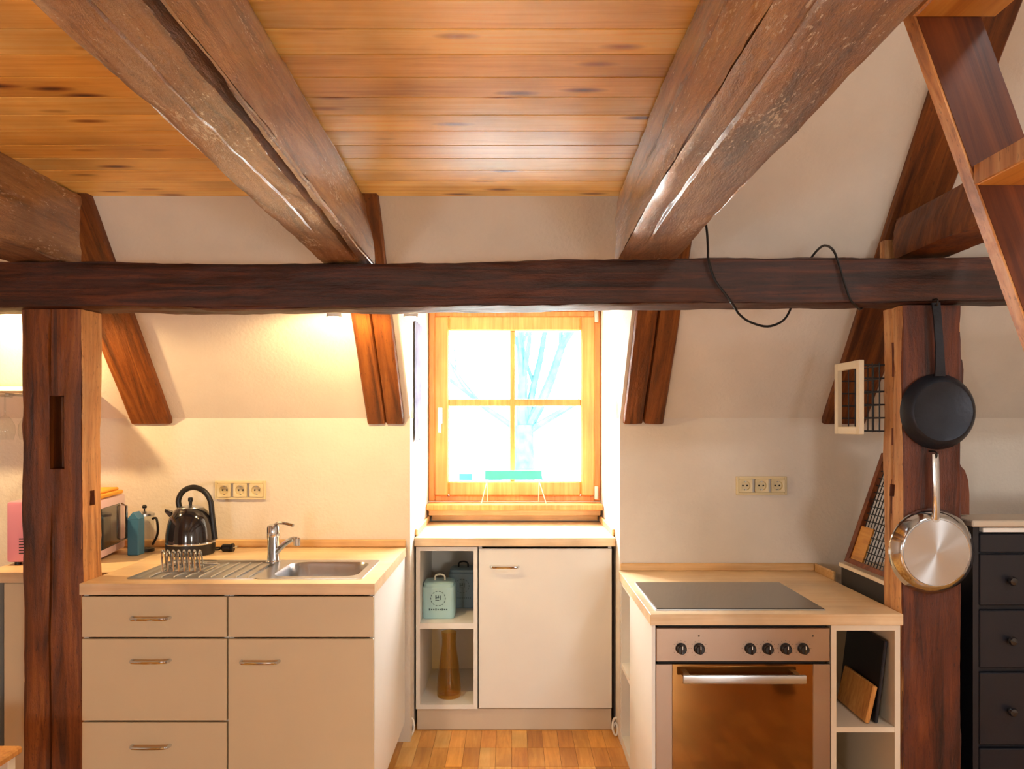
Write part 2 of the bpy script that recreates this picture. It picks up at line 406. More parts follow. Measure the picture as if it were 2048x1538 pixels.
# the dormer window
WY = 4.43                                                    # sash plane
def wz(py): return PZ(py, WY)
def wx(px): return PX(px, WY)
win = bpy.data.objects.new('window_1', None); COL.objects.link(win); win.location = (.009, WY, .99); W[win] = Vector(win.location); struct(win)
fx0, fx1, fz0, fz1 = DX0+.002, DX1-.002, .992, 2.010
def frame(mb, x0, x1, z0, z1, t, tb, tt, y0, y1, bev=.004):
    mb.box(x0, x0+t, y0, y1, z0, z1, bev); mb.box(x1-t, x1, y0, y1, z0, z1, bev)
    mb.box(x0+t, x1-t, y0, y1, z0, z0+tb, bev); mb.box(x0+t, x1-t, y0, y1, z1-tt, z1, bev); return mb
frame(MB(), fx0, fx1, fz0, fz1, .034, .03, .03, WY, WY+.09).build('window_frame', M['winwood'], win, smooth=0)
sx0, sx1, sz0, sz1 = fx0+.03, fx1-.03, fz0+.028, fz1-.028
sash = frame(MB(), sx0, sx1, sz0, sz1, .078, .08, .078, WY-.018, WY+.05, .008).build('sash', M['winwood'], win, smooth=0)
mxc = wx(1025); mzc = wz(805)
MB().box(mxc-.014, mxc+.014, WY-.008, WY+.04, sz0+.08, sz1-.078, .004).build('glazing_bar', M['winwood'], sash, smooth=0)
MB().box(sx0+.078, sx1-.078, WY-.006, WY+.04, mzc-.019, mzc+.019, .004).build('glazing_bar', M['winwood'], sash, smooth=0)
for (a, b) in ((sx0+.07, mxc-.006), (mxc+.006, sx1-.07)):
    for (c, d) in ((sz0+.07, mzc-.006), (mzc+.006, sz1-.07)):
        MB().box(a, b, WY+.015, WY+.019, c, d).build('pane', M['pane'], sash, smooth=0)
hx = wx(881)
h = MB(); h.box(hx-.013, hx+.013, WY-.03, WY-.018, wz(848), wz(815), .004); h.build('handle_plate', M['whitep'], sash)
h = MB(); h.tube([(hx, WY-.028, wz(822)), (hx, WY-.06, wz(822)), (hx, WY-.064, wz(826)), (hx, WY-.062, wz(865))], .009, 10); h.build('window_handle', M['whitep'], sash)
for z in (wz(985), wz(632)):
    MB().lathe((sx1+.006, WY-.012, z-.035), [(.010, 0), (.011, .004), (.011, .066), (.010, .07)], 12).build('hinge', M['whitep'], win)
# sill
sl = bpy.data.objects.new('trim_1', None); COL.objects.link(sl); sl.location = (.009, 4.35, .93); W[sl] = Vector(sl.location); struct(sl)
MB().box(DX0+.004, DX1-.004, 4.285, WY-.002, .955, .988, .005).build('sill_board', M['winwood'], sl, smooth=0)
MB().box(DX0+.012, DX1-.012, 4.33, WY-.002, .925, .955, .003).build('sill_bracket', M['upstand'], sl, smooth=0)
MB().box(DX0+.022, DX1-.022, 4.385, WY-.002, .893, .925, .003).build('sill_apron', M['upstand'], sl, smooth=0)

# ------------------------------------------------------------------ the timber frame
def crackdep(spec):
    def f(s_, fr_, t):
        d = 0
        for (sd, f0, hw, depth, a, b, sd2) in spec:
            if sd != s_: continue
            if not (a <= t <= b): continue
            c = f0+.03*noise.noise(Vector((t*2.0, sd2, 1.7)))
            k = abs(fr_-c)/hw
            e = min(1, (t-a)/.15, (b-t)/.15)
            if k < 1: d += depth*e*(1-k)*(.6+.6*abs(noise.noise(Vector((t*4, 3.3, sd2)))))
        return d
    return f
fine = lambda c, h: [c+h*x for x in (-1.6, -1.2, -1, -.8, -.6, -.4, -.2, 0, .2, .4, .6, .8, 1, 1.2, 1.6)]
# left joist (big split near its right edge)
def ddl(s_, f, t):
    d = crackdep([(0, .45, .02, .006, .6, 2.4, 4)])(s_, f, t)
    if s_ == 0:
        c = .90-.15*(t-1.0)/1.8+.012*noise.noise(Vector((t*2.5, 1, 1))); hw = .062-.022*(t-1.0)/1.8+.02*noise.noise(Vector((t*3.5, 5, 1)))
        k = abs(f-c)/max(.012, hw)
        if k < 1 and t < 2.78: d += .055*min(1, (1-k)*3, (2.78-t)/.2)
    return d
tag(timber('ceiling_joist', 'Y', YB, 2.93, [(-.654, 1.958), (-.470, 1.958), (-.515, CE), (-.66, CE)], M['joist'], 1, jit=.007, rnd=.012,
           fr={0: [.62+.0095*k for k in range(39)]+fine(.45, .02)}, dep=ddl, off=lambda t: (.012*math.sin(t*1.5), 0)),
    'rough-hewn brown ceiling joist with a long black split along its underside', 'beam')
def ddr(s_, f, t): return crackdep([(0, .3, .03, .008, .4, 2.5, 11), (3, .5, .03, .01, .5, 2.2, 13)])(s_, f, t)
tag(timber('ceiling_joist', 'Y', YB, 2.93, [(.352, 1.958), (.560, 1.958), (.55, CE), (.368, CE)], M['joist'], 2, jit=.007, rnd=.014,
           fr={0: fine(.3, .03), 3: fine(.5, .03)}, dep=ddr, off=lambda t: (.008*math.sin(t*1.9+1)-.02*(2.8-t)/2.8*(.8 if t > 0 else .8), 0)),
    'rough-hewn glossy ceiling joist at the edge of the boarded ceiling, beside the stair', 'beam')
tag(timber('ceiling_joist', 'Y', YB, 2.93, [(-1.72, 1.955), (-1.53, 1.955), (-1.535, CE), (-1.72, CE)], M['joist'], 3, jit=.010,
           fr={1: fine(.55, .04)}, dep=crackdep([(1, .55, .03, .012, .4, 2.6, 17)])),
    'dark brown ceiling joist resting on the beam above the post with the mortise slot', 'beam')
tag(timber('ceiling_joist', 'Y', YB, 2.93, [(1.352, 1.985), (1.52, 1.985), (1.52, 2.13), (1.352, 2.13)], M['rafter'], 4, jit=.008),
    'reddish brown ceiling joist passing behind the open stair', 'beam')
# purlin across the front
def puroff(t): return (0, .010*t/1.7+(.014*max(0, t-.9)/.8)+.004*math.sin(t*3))
tag(timber('tie_beam', 'X', XL, XR, [(2.80, 1.803), (2.95, 1.803), (2.95, 1.957), (2.80, 1.957)], M['purlin'], 5, jit=.008, rnd=.010, off=puroff),
    'dark brown horizontal beam carried by the two wooden posts', 'beam')
# posts
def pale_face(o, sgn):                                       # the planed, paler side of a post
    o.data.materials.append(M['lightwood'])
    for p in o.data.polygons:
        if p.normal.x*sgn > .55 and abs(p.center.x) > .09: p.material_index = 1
def lp(s_, f, t):
    d = 0
    if s_ == 0:
        if .455 <= f <= .70 and PZ(938, 2.83) <= t <= PZ(792, 2.83): d += .075
        d += crackdep([(0, .46, .025, .02, 1.45, 1.82, 21), (0, .47, .018, .018, .0, 1.15, 23)])(s_, f, t)
    if s_ == 1:
        if .35 < f < .6 and 1.12 < t < 1.17: d += .02
        d += crackdep([(1, .5, .03, .006, .9, 1.2, 29)])(s_, f, t)
    return d
za, zb = PZ(938, 2.83), PZ(792, 2.83)
tag(timber('timber_post', 'Z', 0, 1.797, [(-1.683, 2.83), (-1.475, 2.83), (-1.475, 2.965), (-1.683, 2.965)], M['post'], 6, jit=.007,
           fr={0: fine(.46, .02)+[.454, .456, .699, .701, .5, .6, .65], 1: [.34, .36, .5, .59, .61]}, ts=[za-.001, za+.001, zb-.001, zb+.001, 1.119, 1.121, 1.169, 1.171], dep=lp),
    'thick wooden post with a tall mortise slot, beside the drawer cabinet', 'post')
pale_face(bpy.data.objects['timber_post'], 1)
def rp(s_, f, t):
    d = 0
    if s_ == 3: d += crackdep([(3, .48, .05, .014, .76, 1.82, 31)])(s_, f, t)
    if s_ == 3 and .42 < f < .62 and 1.15 < t < 1.19: d += .02
    return d
tag(timber('timber_post', 'Z', 0, 1.812, [(1.337, 2.84), (1.545, 2.84), (1.545, 2.985), (1.337, 2.985)], M['post_dark'], 7, jit=.007,
           fr={3: fine(.48, .05)+[.41, .43, .61, .63]}, ts=[1.149, 1.151, 1.189, 1.191], dep=rp),
    'dark red-brown wooden post from which the two pans hang', 'post')
pale_face(bpy.data.objects['timber_post.001'], -1)
# wavy-edged plank behind the right post
poly = []
for (x, z) in ((1.53, 1.075), (1.652, 1.075), (1.652, 1.15), (1.648, 1.20), (1.636, 1.235), (1.622, 1.25), (1.614, 1.27), (1.613, 1.44), (1.626, 1.47), (1.631, 1.60), (1.626, 1.635), (1.608, 1.655), (1.53, 1.655)):
    poly.append((x, 2.99, z))
tag(MB().prism(poly, (0, .03, 0)).build('wavy_plank', M['post_dark'], smooth=0), 'dark wavy-edged plank fixed behind the post with the pans', 'plank')
# short stub above the beam
tag(timber('timber_stub', 'Z', 1.97, 2.065, [(1.335, 2.97), (1.375, 2.97), (1.375, 3.01), (1.335, 3.01)], M['lightwood'], 8, seg=.03, jit=.002, rnd=.003),
    'short pale wood stub standing up behind the long beam', 'timber')
# rafters: built level, then tipped to the roof pitch
def rafter(x0, x1, seed, label, cr):
    n = Vector((0, -math.sin(RA), -math.cos(RA)))            # into the room
    d = Vector((0, -math.cos(RA), math.sin(RA)))             # up the slope
    base = Vector((0, YW, ZS))
    mb = MB(); Ltot = (ZT-ZS)/math.sin(RA)-.02; ncut = int(Ltot/.06)
    fs = [0, .03, .15, .3, .42, .46, .48, .49, .5, .51, .52, .54, .58, .7, .85, .97, 1]
    loops = []
    for k in range(ncut+1):
        t = -.01+Ltot*k/ncut
        lp_ = []
        for f in fs:
            q = .027+.004*noise.noise(Vector((t*3, f*3, seed)))
            if f in (0, 1): q -= .006
            if cr: q -= cr*max(0, 1-abs(f-.5-.04*noise.noise(Vector((t*1.5, seed, 0))))/.03)
            x = x0+(x1-x0)*f+.004*noise.noise(Vector((t*4, seed, 9)))*(1 if f in (0, 1) else 0)
            lp_.append(base+Vector((x, 0, 0))+d*t+n*q)
        lp_.append(base+Vector((x1, 0, 0))+d*t-n*.02); lp_.append(base+Vector((x0, 0, 0))+d*t-n*.02)
        loops.append(lp_)
    # foot cut level with the knee line
    for p in loops[0]: p.z = min(p.z, ZS-.012)
    mb.loft(loops)
    return tag(mb.build('rafter', M['rafter'], smooth=42), label, 'rafter')
rafter(-1.683, -1.505, 41, 'brown sloping rafter behind the post with the mortise slot', .0)
rafter(-.641, -.480, 42, 'brown sloping rafter between the lamp-lit wall and the window niche', .014)
rafter(.486, .662, 43, 'dark sloping rafter with a long crack, between the window niche and the oven wall', .022)
rafter(1.364, 1.552, 44, 'dark red sloping rafter behind the wire basket and the stair', .0)

# ------------------------------------------------------------------ stair
YS = 1.29
st = thing('loft_stair', 'steep open wooden loft stair with narrow treads', 'stair', (1.2, .95, 0))
def sX(z): return .630+(2.04-z)*.365                          # front (lower-left) edge of the stringer
for (y0, y1) in ((YS, YS+.032), (.62, .652)):
    zt, zb_ = 2.33, 0.0
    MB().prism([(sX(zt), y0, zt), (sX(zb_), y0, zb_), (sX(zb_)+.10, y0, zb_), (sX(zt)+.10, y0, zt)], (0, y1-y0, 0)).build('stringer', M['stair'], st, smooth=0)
    MB().prism([(sX(zt)-.004, y0+.0015, zt), (sX(zb_)-.004, y0+.0015, zb_), (sX(zb_), y0+.0015, zb_), (sX(zt), y0+.0015, zt)], (0, y1-y0-.003, 0)).build('edge_strip', M['lightwood'], st, smooth=0)  # thin strip added to make the board edge paler than its face
for k in range(-1, 8):
    z = 2.065-.263*k
    if z > 2.2: continue
    if z < .1: break
    x = sX(z-.012)
    td = MB().box(x+.002, x+.128, .652, YS, z-.028, z+.004, .002).build('tread', M['tread'], st, smooth=0)
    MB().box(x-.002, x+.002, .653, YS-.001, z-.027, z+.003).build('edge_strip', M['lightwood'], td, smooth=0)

# ------------------------------------------------------------------ left kitchen run
YF = 2.81                                                    # front of the runs
ZL = .861
def bow(mb, xc, z, y, wd=.128):                              # bow handle standing off a front
    mb.tube(curve([(xc-wd/2, y, z), (xc-wd/2+.002, y-.018, z), (xc-wd/2+.014, y-.028, z), (xc, y-.031, z), (xc+wd/2-.014, y-.028, z), (xc+wd/2-.002, y-.018, z), (xc+wd/2, y, z)], 4), .0055, 8); return mb
def carcass(parent, x0, x1, y0, y1, z0, z1, m, back=True, t=.016):
    mb = MB(); mb.box(x0, x0+t, y0, y1, z0, z1); mb.box(x1-t, x1, y0, y1, z0, z1); mb.box(x0+t, x1-t, y0, y1, z0, z0+t)
    if back: mb.box(x0+t, x1-t, y1-.008, y1, z0+t, z1)
    return mb.build('body', m, parent, smooth=0)
xa, xm, xb = -1.468, -.9715, -.474
dc = thing('drawer_cabinet', 'white base cabinet with three drawers beside the mortised post', 'cabinet', ((xa+xm)/2, 3.2, 0))
carcass(dc, xa, xm-.001, YF+.018, 3.62, .10, .822, M['whiteside'])
MB().box(xa, xm-.001, YF+.06, YF+.076, 0, .10).build('plinth', M['plinth'], dc, smooth=0)
for (z1, z0, hz) in ((.816, .678, .745), (.672, .394, .600), (.388, .108, .311)):
    d = MB().box(xa+.001, xm-.0025, YF, YF+.017, z0, z1, .0015).build('drawer', M['white'], dc, smooth=0)
    bow(MB(), PX(303, YF), hz, YF).build('handle', M['chrome'], d)
sc_ = thing('sink_cabinet', 'white sink cabinet with one door and a blank front panel', 'cabinet', ((xm+xb)/2, 3.2, 0))
carcass(sc_, xm+.001, xb, YF+.018, 3.62, .10, .822, M['whiteside'])
MB().box(xm+.001, xb-.0, YF+.06, YF+.076, 0, .10).build('plinth', M['plinth'], sc_, smooth=0)
MB().box(xm+.0025, xb-.001, YF, YF+.017, .678, .816, .0015).build('front_panel', M['white'], sc_, smooth=0)
d = MB().box(xm+.0025, xb-.001, YF, YF+.017, .108, .672, .0015).build('door', M['white'], sc_, smooth=0)
bow(MB(), PX(521, YF), .597, YF).build('handle', M['chrome'], d)
# worktop with the cut-out for the sink
SX0, SX1, SY0, SY1 = -1.352, -.528, 2.885, 3.285
wt = thing('worktop', 'beech worktop around the steel sink', 'worktop', (-.97, 3.2, .823))
mb = MB()
for (x0, x1, y0, y1) in ((-1.473, -.470, YF-.004, SY0+.012), (-1.473, -.470, SY1-.012, YW-.001), (-1.473, SX0+.012, SY0+.012, SY1-.012), (SX1-.012, -.470, SY0+.012, SY1-.012)):
    mb.box(x0, x1, y0, y1, .823, ZL)
mb.build('top', M['worktop'], wt, smooth=0)
tag(MB().box(-1.95, -1.4735, 3.02, YW-.001, .823, ZL).build('worktop', M['worktop'], smooth=0), 'short beech worktop under the pink microwave', 'worktop')
tag(MB().box(-1.95, -.472, YW-.016, YW-.001, ZL+.0005, ZL+.034, .004).build('upstand_strip', M['upstand'], smooth=0), 'beech upstand strip along the wall behind sink and kettle', 'upstand')
rc = thing('base_cabinet', 'white base cabinet under the pink microwave, behind the mortised post', 'cabinet', (-1.72, 3.3, 0))
carcass(rc, -1.95, -1.49, 3.06, 3.62, .0, .822, M['whiteside'])
MB().box(-1.875, -1.492, 3.042, 3.059, .02, .818, .002).build('door', M['white'], rc, smooth=0)

# sink
sk = thing('sink', 'stainless steel sink with a drainboard', 'sink', ((SX0+SX1)/2, (SY0+SY1)/2, ZL))
cy = (SY0+SY1)/2; bx = -.90
o1 = rrect((bx+SX1)/2, cy, SX1-bx, SY1-SY0, .012, ZL+.003)
cxb = (-.86-.555)/2
i1 = rrect(cxb, cy-.005, .305, .31, .06, ZL+.003); i2 = rrect(cxb, cy-.005, .295, .30, .06, ZL-.008)
i3 = rrect(cxb, cy-.005, .275, .28, .06, ZL-.13); i4 = rrect(cxb, cy-.005, .20, .20, .06, ZL-.15)
lo = rrect((bx+SX1)/2, cy, SX1-bx, SY1-SY0, .012, ZL)
MB().loft([lo, o1, i1, i2, i3, i4], False, True).build('basin', M['steel'], sk)
MB().lathe((cxb, cy-.005, ZL-.1495), [(.04, 0), (.04, .003), (.032, .004), (.03, .001)], 20).build('drain', M['chrome'], sk)
lo = rrect((bx+SX0)/2, cy, bx-SX0, SY1-SY0, .012, ZL); o1 = rrect((bx+SX0)/2, cy, bx-SX0, SY1-SY0, .012, ZL+.003)
i1 = rrect((bx+SX0)/2, cy, bx-SX0-.03, SY1-SY0-.04, .02, ZL+.003); i2 = rrect((bx+SX0)/2, cy, bx-SX0-.04, SY1-SY0-.05, .02, ZL-.004)
MB().loft([lo, o1, i1, i2], False, True).build('drainboard', M['steel'], sk)
for k in range(9):
    x = SX0+.06+.044*k
    MB().tube([(x, SY0+.045, ZL-.004), (x, SY0+.05, ZL-.0015), (x, SY1-.05, ZL-.0015), (x, SY1-.045, ZL-.004)], .004, 6).build('drain_ridge', M['steel'], sk)
# tap
tx, ty = PX(547, 3.22), 3.22
tp = thing('tap', 'chrome single-lever mixer tap on the sink', 'tap', (tx, ty, ZL))
MB().lathe((tx, ty, ZL+.003), [(.028, 0), (.028, .006), (.024, .010), (.023, .09), (.025, .10), (.025, .135), (.022, .145), (.014, .149)], 24).build('tap_body', M['chrome'], tp)
MB().tube(curve([(tx+.012, ty-.008, ZL+.042), (tx+.05, ty-.03, ZL+.078), (tx+.085, ty-.05, ZL+.10), (tx+.105, ty-.062, ZL+.102)], 5), .0105, 12).build('spout', M['chrome'], tp)
MB().lathe((tx+.108, ty-.063, ZL+.078), [(.011, 0), (.0135, .003), (.0135, .028), (.010, .031)], 16).build('aerator', M['chrome'], tp)
MB().tube(curve([(tx, ty, ZL+.145), (tx+.02, ty-.012, ZL+.158), (tx+.05, ty-.03, ZL+.160), (tx+.09, ty-.05, ZL+.154)], 5), .006, 10, radii=None).build('lever', M['chrome'], tp)
# plate rack on the drainboard
rx0, rx1, ry0, ry1 = PX(345, 3.1), PX(428, 3.1), 3.0, 3.16
pr = thing('plate_rack', 'small chrome wire plate rack on the drainboard', 'rack', ((rx0+rx1)/2, 3.08, ZL+.001))
for y in (ry0, ry1): MB().tube([(rx0, y, ZL+.006), (rx1, y, ZL+.006)], .003, 6).build('rail', M['chrome'], pr)
for x in (rx0, rx1): MB().tube([(x, ry0, ZL+.006), (x, ry1, ZL+.006)], .003, 6).build('rail', M['chrome'], pr)
for k in range(8):
    x = rx0+(rx1-rx0)*(k+.3)/8.0
    MB().tube(curve([(x, ry0, ZL+.006), (x-.012, ry0+.02, ZL+.06), (x-.018, ry0+.04, ZL+.078), (x-.022, ry0+.07, ZL+.06), (x-.02, ry0+.08, ZL+.006)], 4), .0032, 6).build('prong', M['chrome'], pr)
# kettle
kx, ky = PX(381, 3.46), 3.46
kt = thing('kettle', 'black dome kettle with a chrome ring and arched handle', 'kettle', (kx, ky, ZL))
MB().lathe((kx, ky, ZL), [(.092, 0), (.096, .004), (.099, .03), (.099, .045)], 36).build('base', M['black'], kt)
MB().lathe((kx, ky, ZL+.045), [(.100, 0), (.101, .002), (.101, .006), (.100, .008)], 36).build('ring', M['chrome'], kt)
MB().lathe((kx, ky, ZL+.053), [(.099, 0), (.098, .03), (.093, .065), (.083, .10), (.069, .125), (.056, .137), (.05, .14)], 36).build('pot', M['blackgloss'], kt)
ld = MB().lathe((kx, ky, ZL+.191), [(.052, 0), (.05, .004), (.03, .010), (.008, .012)], 28).build('lid', M['steel'], kt)
MB().lathe((kx, ky, ZL+.202), [(.006, 0), (.007, .014), (.010, .018), (.010, .03), (.007, .034)], 16).build('knob', M['black'], ld)
MB().tube(curve([(kx-.044, ky, ZL+.185), (kx-.050, ky, ZL+.225), (kx-.030, ky, ZL+.262), (kx+.012, ky, ZL+.278), (kx+.056, ky, ZL+.262), (kx+.083, ky, ZL+.222), (kx+.090, ky, ZL+.17), (kx+.097, ky, ZL+.11), (kx+.103, ky, ZL+.06)], 6), .0115, 12).build('handle', M['black'], kt)
MB().loft([[Vector((kx-.075, ky+a, ZL+.15+b)) for a, b in ((-.02, 0), (.02, 0), (.016, .026), (-.016, .026))], [Vector((kx-.104, ky+a, ZL+.176+b)) for a, b in ((-.012, 0), (.012, 0), (.009, .012), (-.009, .012))]]).build('spout', M['blackgloss'], kt)
cd = thing('kettle_plug', 'black plug and cord lying beside the kettle', 'plug', (PX(455, 3.52), 3.52, ZL))
px_ = PX(456, 3.52)
MB().lathe((px_, 3.52, ZL+.016), [(.012, -.026), (.016, -.02), (.016, .012), (.019, .016), (.019, .024)], 14, 'X').build('plug_body', M['black'], cd)
for s in (-1, 1): MB().tube([(px_+.022, 3.52+s*.009, ZL+.018), (px_+.042, 3.52+s*.009, ZL+.022)], .0025, 6).build('pin', M['chrome'], cd)
MB().tube(curve([(px_-.025, 3.52, ZL+.016), (px_-.045, 3.53, ZL+.006), (px_-.07, 3.55, ZL+.005), (px_-.075, 3.59, ZL+.005), (kx+.12, 3.60, ZL+.005), (kx+.03, 3.59, ZL+.005)], 5), .0035, 6).build('cord', M['cord'], cd)

# microwave, turned a little; built square at its front-near corner then rotated
mwx, mwy = -1.613, 3.214
mw = thing('microwave', 'pink microwave oven with a dark door, behind the mortised post', 'microwave', (mwx, mwy, ZL))
H = .245
MB().box(mwx-.33, mwx-.022, mwy, mwy+.35, ZL+.012, ZL+H, .012, 2).build('case', M['pink'], mw)
dr = MB().box(mwx-.022, mwx, mwy+.002, mwy+.348, ZL+.014, ZL+H-.002, .006, 2).build('door', M['palepink'], mw)
MB().box(mwx-.002, mwx+.003, mwy+.022, mwy+.275, ZL+.045, ZL+H-.035, .004).build('door_glass', M['blackgloss'], dr)
MB().tube([(mwx, mwy+.295, ZL+.05), (mwx+.02, mwy+.297, ZL+.06), (mwx+.02, mwy+.297, ZL+H-.05), (mwx, mwy+.295, ZL+H-.04)], .006, 8).build('door_handle', M['chrome'], dr)
for k in range(6): MB().box(mwx-.285, mwx-.16, mwy-.0015, mwy+.001, ZL+.045+.011*k, ZL+.049+.011*k).build('vent', M['dark_in'], mw, smooth=0)
for (a, b) in ((-.3, .03), (-.05, .03), (-.3, .31), (-.05, .31)): MB().lathe((mwx+a, mwy+b, ZL), [(.012, 0), (.012, .013)], 12).build('foot', M['black'], mw)
mw.rotation_euler.z = math.radians(9.5)
oc = MB()
Rm = Matrix.Rotation(math.radians(9.5), 3, 'Z'); A_ = Vector((mwx, mwy, ZL))
def mwp(a, b, c): return A_+Rm @ Vector((a, b, c))
oc.obox(mwp(-.13, .19, H+.009), Rm @ Vector((.125, 0, 0)), Rm @ Vector((0, .15, 0)), (0, 0, .008), .004)
oc.obox(mwp(-.12, .20, H+.023), Rm @ Vector((.10, 0, 0)), Rm @ Vector((0, .13, 0)), (0, 0, .006), .004)
tag(oc.build('folded_cloth', M['orange']), 'folded orange cloth on top of the pink microwave', 'cloth')
# carton and coffee press
bx_, by_ = -1.565, 3.44
ct = thing('carton', 'narrow blue carton beside the pink microwave', 'carton', (bx_, by_, ZL))
MB().box(bx_-.028, bx_+.018, by_-.03, by_+.03, ZL, ZL+.15, .003).build('box', M['blue'], ct)
MB().prism([(bx_-.028, by_-.03, ZL+.15), (bx_+.018, by_-.03, ZL+.15), (bx_-.005, by_-.03, ZL+.178)], (0, .06, 0)).build('gable_top', M['blue'], ct, smooth=0)
jx, jy = PX(289, 3.53), 3.53
fp = thing('coffee_press', 'glass coffee press with a lid knob, between carton and kettle', 'coffee press', (jx, jy, ZL))
MB().lathe((jx, jy, ZL+.004), [(.036, 0), (.038, .004), (.038, .15), (.0365, .15), (.0365, .006), (.001, .006)], 24, cap1=False).build('beaker', M['clear'], fp)
MB().lathe((jx, jy, ZL), [(.040, 0), (.040, .012), (.039, .013)], 24).build('base', M['black'], fp)
MB().lathe((jx, jy, ZL+.152), [(.041, 0), (.041, .010), (.02, .018), (.003, .019)], 24).build('lid', M['steel'], fp)
MB().lathe((jx, jy, ZL+.17), [(.003, 0), (.003, .012), (.009, .014), (.010, .022), (.005, .028)], 16).build('plunger_knob', M['black'], fp)
MB().tube(curve([(jx+.038, jy-.01, ZL+.14), (jx+.06, jy-.02, ZL+.14), (jx+.066, jy-.022, ZL+.08), (jx+.04, jy-.012, ZL+.03)], 4), .005, 8).build('handle', M['black'], fp)

# sockets
def socket(xc, zc, label):
    t = thing('wall_socket', label, 'socket', (xc, YW, zc-.04))
    frame(MB(), xc-.112, xc+.112, zc-.041, zc+.041, .011, .011, .011, YW-.012, YW-.0005, .002).build('frame', M['socket'], t)
    for k in (-1, 0, 1):
        x = xc+k*.0712
        sq = [Vector((p.x, YW-.016, p.y)) for p in rrect(x, zc, .058, .058, .004, 0)]; sb = [Vector((p.x, YW-.010, p.y)) for p in rrect(x, zc, .060, .060, .004, 0)]
        an = [PI/4*((q//6)*2+0)+0 for q in range(24)]
        ci = lambda r, y: [Vector((x+r*math.cos(2*PI*(q-2.5)/24+PI/4*1), y, zc+r*math.sin(2*PI*(q-2.5)/24+PI/4*1))) for q in range(24)]
        MB().loft([sb, sq, ci(.0215, YW-.016), ci(.0205, YW-.0155), ci(.0195, YW-.0018)], False, True).build('insert', M['socket'], t)
        for s in (-1, 1): MB().lathe((x+s*.0095, YW-.0018, zc), [(.004, -.001), (.004, .001)], 8, 'Y').build('pin_hole', M['dark_in'], t)
        MB().box(x-.0025, x+.0025, YW-.012, YW-.003, zc-.0205, zc-.0155).build('earth_clip', M['steel'], t, smooth=0)
        MB().box(x-.0025, x+.0025, YW-.012, YW-.003, zc+.0155, zc+.0205).build('earth_clip', M['steel'], t, smooth=0)
socket(PX(482, YW), PZ(980, YW), 'ivory triple wall socket above the kettle and sink')
socket(PX(1522, YW), PZ(971, YW), 'ivory triple wall socket above the cooktop')

# stemware rail and glasses behind the left post
gr = thing('glass_rail', 'pale shelf rail on the lamp-lit wall, with glasses hung below', 'shelf', (-2.05, 3.4, 1.52))
MB().box(-2.35, -1.80, 3.30, 3.52, 1.535, 1.553, .002).build('shelf_board', M['framewhite'], gr, smooth=0)
for k in range(6): MB().box(-2.33+.098*k, -2.315+.098*k, 3.31, 3.50, 1.517, 1.527, .001).build('rail_bar', M['steel'], gr, smooth=0)
for x in (-2.3, -1.85): MB().box(x-.01, x+.01, 3.32, 3.50, 1.525, 1.536).build('bracket', M['framewhite'], gr, smooth=0)
for x in (-2.3, -1.85): MB().box(x-.008, x+.008, 3.45, 3.60, 1.553, 1.569).build('bracket', M['framewhite'], gr, smooth=0)
for k, x in enumerate((-2.17, -2.073, -1.977)):
    g = thing('stem_glass', 'clear stem glass hanging upside down from the pale rail', 'glass', (x, 3.37, 1.35), 'hanging stem glasses')
    MB().lathe((x, 3.37, 1.34), [(.031, 0), (.038, .03), (.036, .06), (.02, .09), (.004, .10)], 20, cap0=False, cap1=False).build('bowl', M['clear'], g)
    MB().lathe((x, 3.37, 1.44), [(.004, 0), (.0035, .08), (.006, .085), (.033, .088), (.033, .090)], 20).build('stem', M['clear'], g)

# ------------------------------------------------------------------ window niche run
YM = 3.78; ZM = .885
x0, x1 = PX(832, YM), PX(955, YM); xd1 = PX(1224, YM)
ou = thing('open_shelf_unit', 'white open shelf unit holding tins and a vase under the window', 'shelf unit', ((x0+x1)/2, 4.05, .10))
for (a, b) in ((x0, x0+.018), (x1-.018, x1)): MB().box(a, b, YM, 4.35, .10, .842).build('side_panel', M['whiteside'], ou, smooth=0)
MB().box(x0+.018, x1-.018, YM, 4.35, .10, .120).build('bottom_panel', M['whiteside'], ou, smooth=0)
MB().box(x0+.018, x1-.018, YM, 4.35, .824, .842).build('top_panel', M['whiteside'], ou, smooth=0)
MB().box(x0+.018, x1-.018, YM+.003, 4.342, .466, .492).build('shelf', M['whiteside'], ou, smooth=0)
MB().box(x0+.018, x1-.018, 4.342, 4.35, .12, .824).build('back_panel', M['whiteside'], ou, smooth=0)
fc = thing('door_cabinet', 'white single-door cabinet under the window, beside the open shelves', 'cabinet', ((x1+xd1)/2, 4.05, .10))
carcass(fc, x1+.004, xd1, YM+.02, 4.35, .10, .842, M['whiteside'])
dd = MB().box(x1+.006, xd1-.001, YM, YM+.018, .104, .834, .0015)  .build('door', M['whiteside'], fc, smooth=0)
bow(MB(), PX(1009, YM), PZ(1133, YM), YM, .128).build('handle', M['chrome'], dd)
tag(MB().box(x0+.004, xd1-.002, YM+.012, YM+.028, .002, .098).build('plinth_board', M['plinth'], smooth=0), 'beige plinth board along the floor under the window cabinets', 'plinth')
wm = thing('worktop', 'narrow beech worktop in the bright window niche', 'worktop', (.009, 4.1, .846))
MB().box(DX0+.004, DX1-.004, YM-.016, YD-.003, .846, ZM, .002).build('top', M['worktop'], wm, smooth=0)
for (a, b, l_) in ((DX0+.001, DX0+.013, 'short upstand strip in the niche below the hanging cloth'), (DX1-.013, DX1-.001, 'short upstand strip in the niche on the side of the cooktop')):
    tag(MB().box(a, b, YM+.04, YD-.003, ZM+.0005, ZM+.034, .004).build('upstand_strip', M['upstand'], smooth=0), l_, 'upstand')
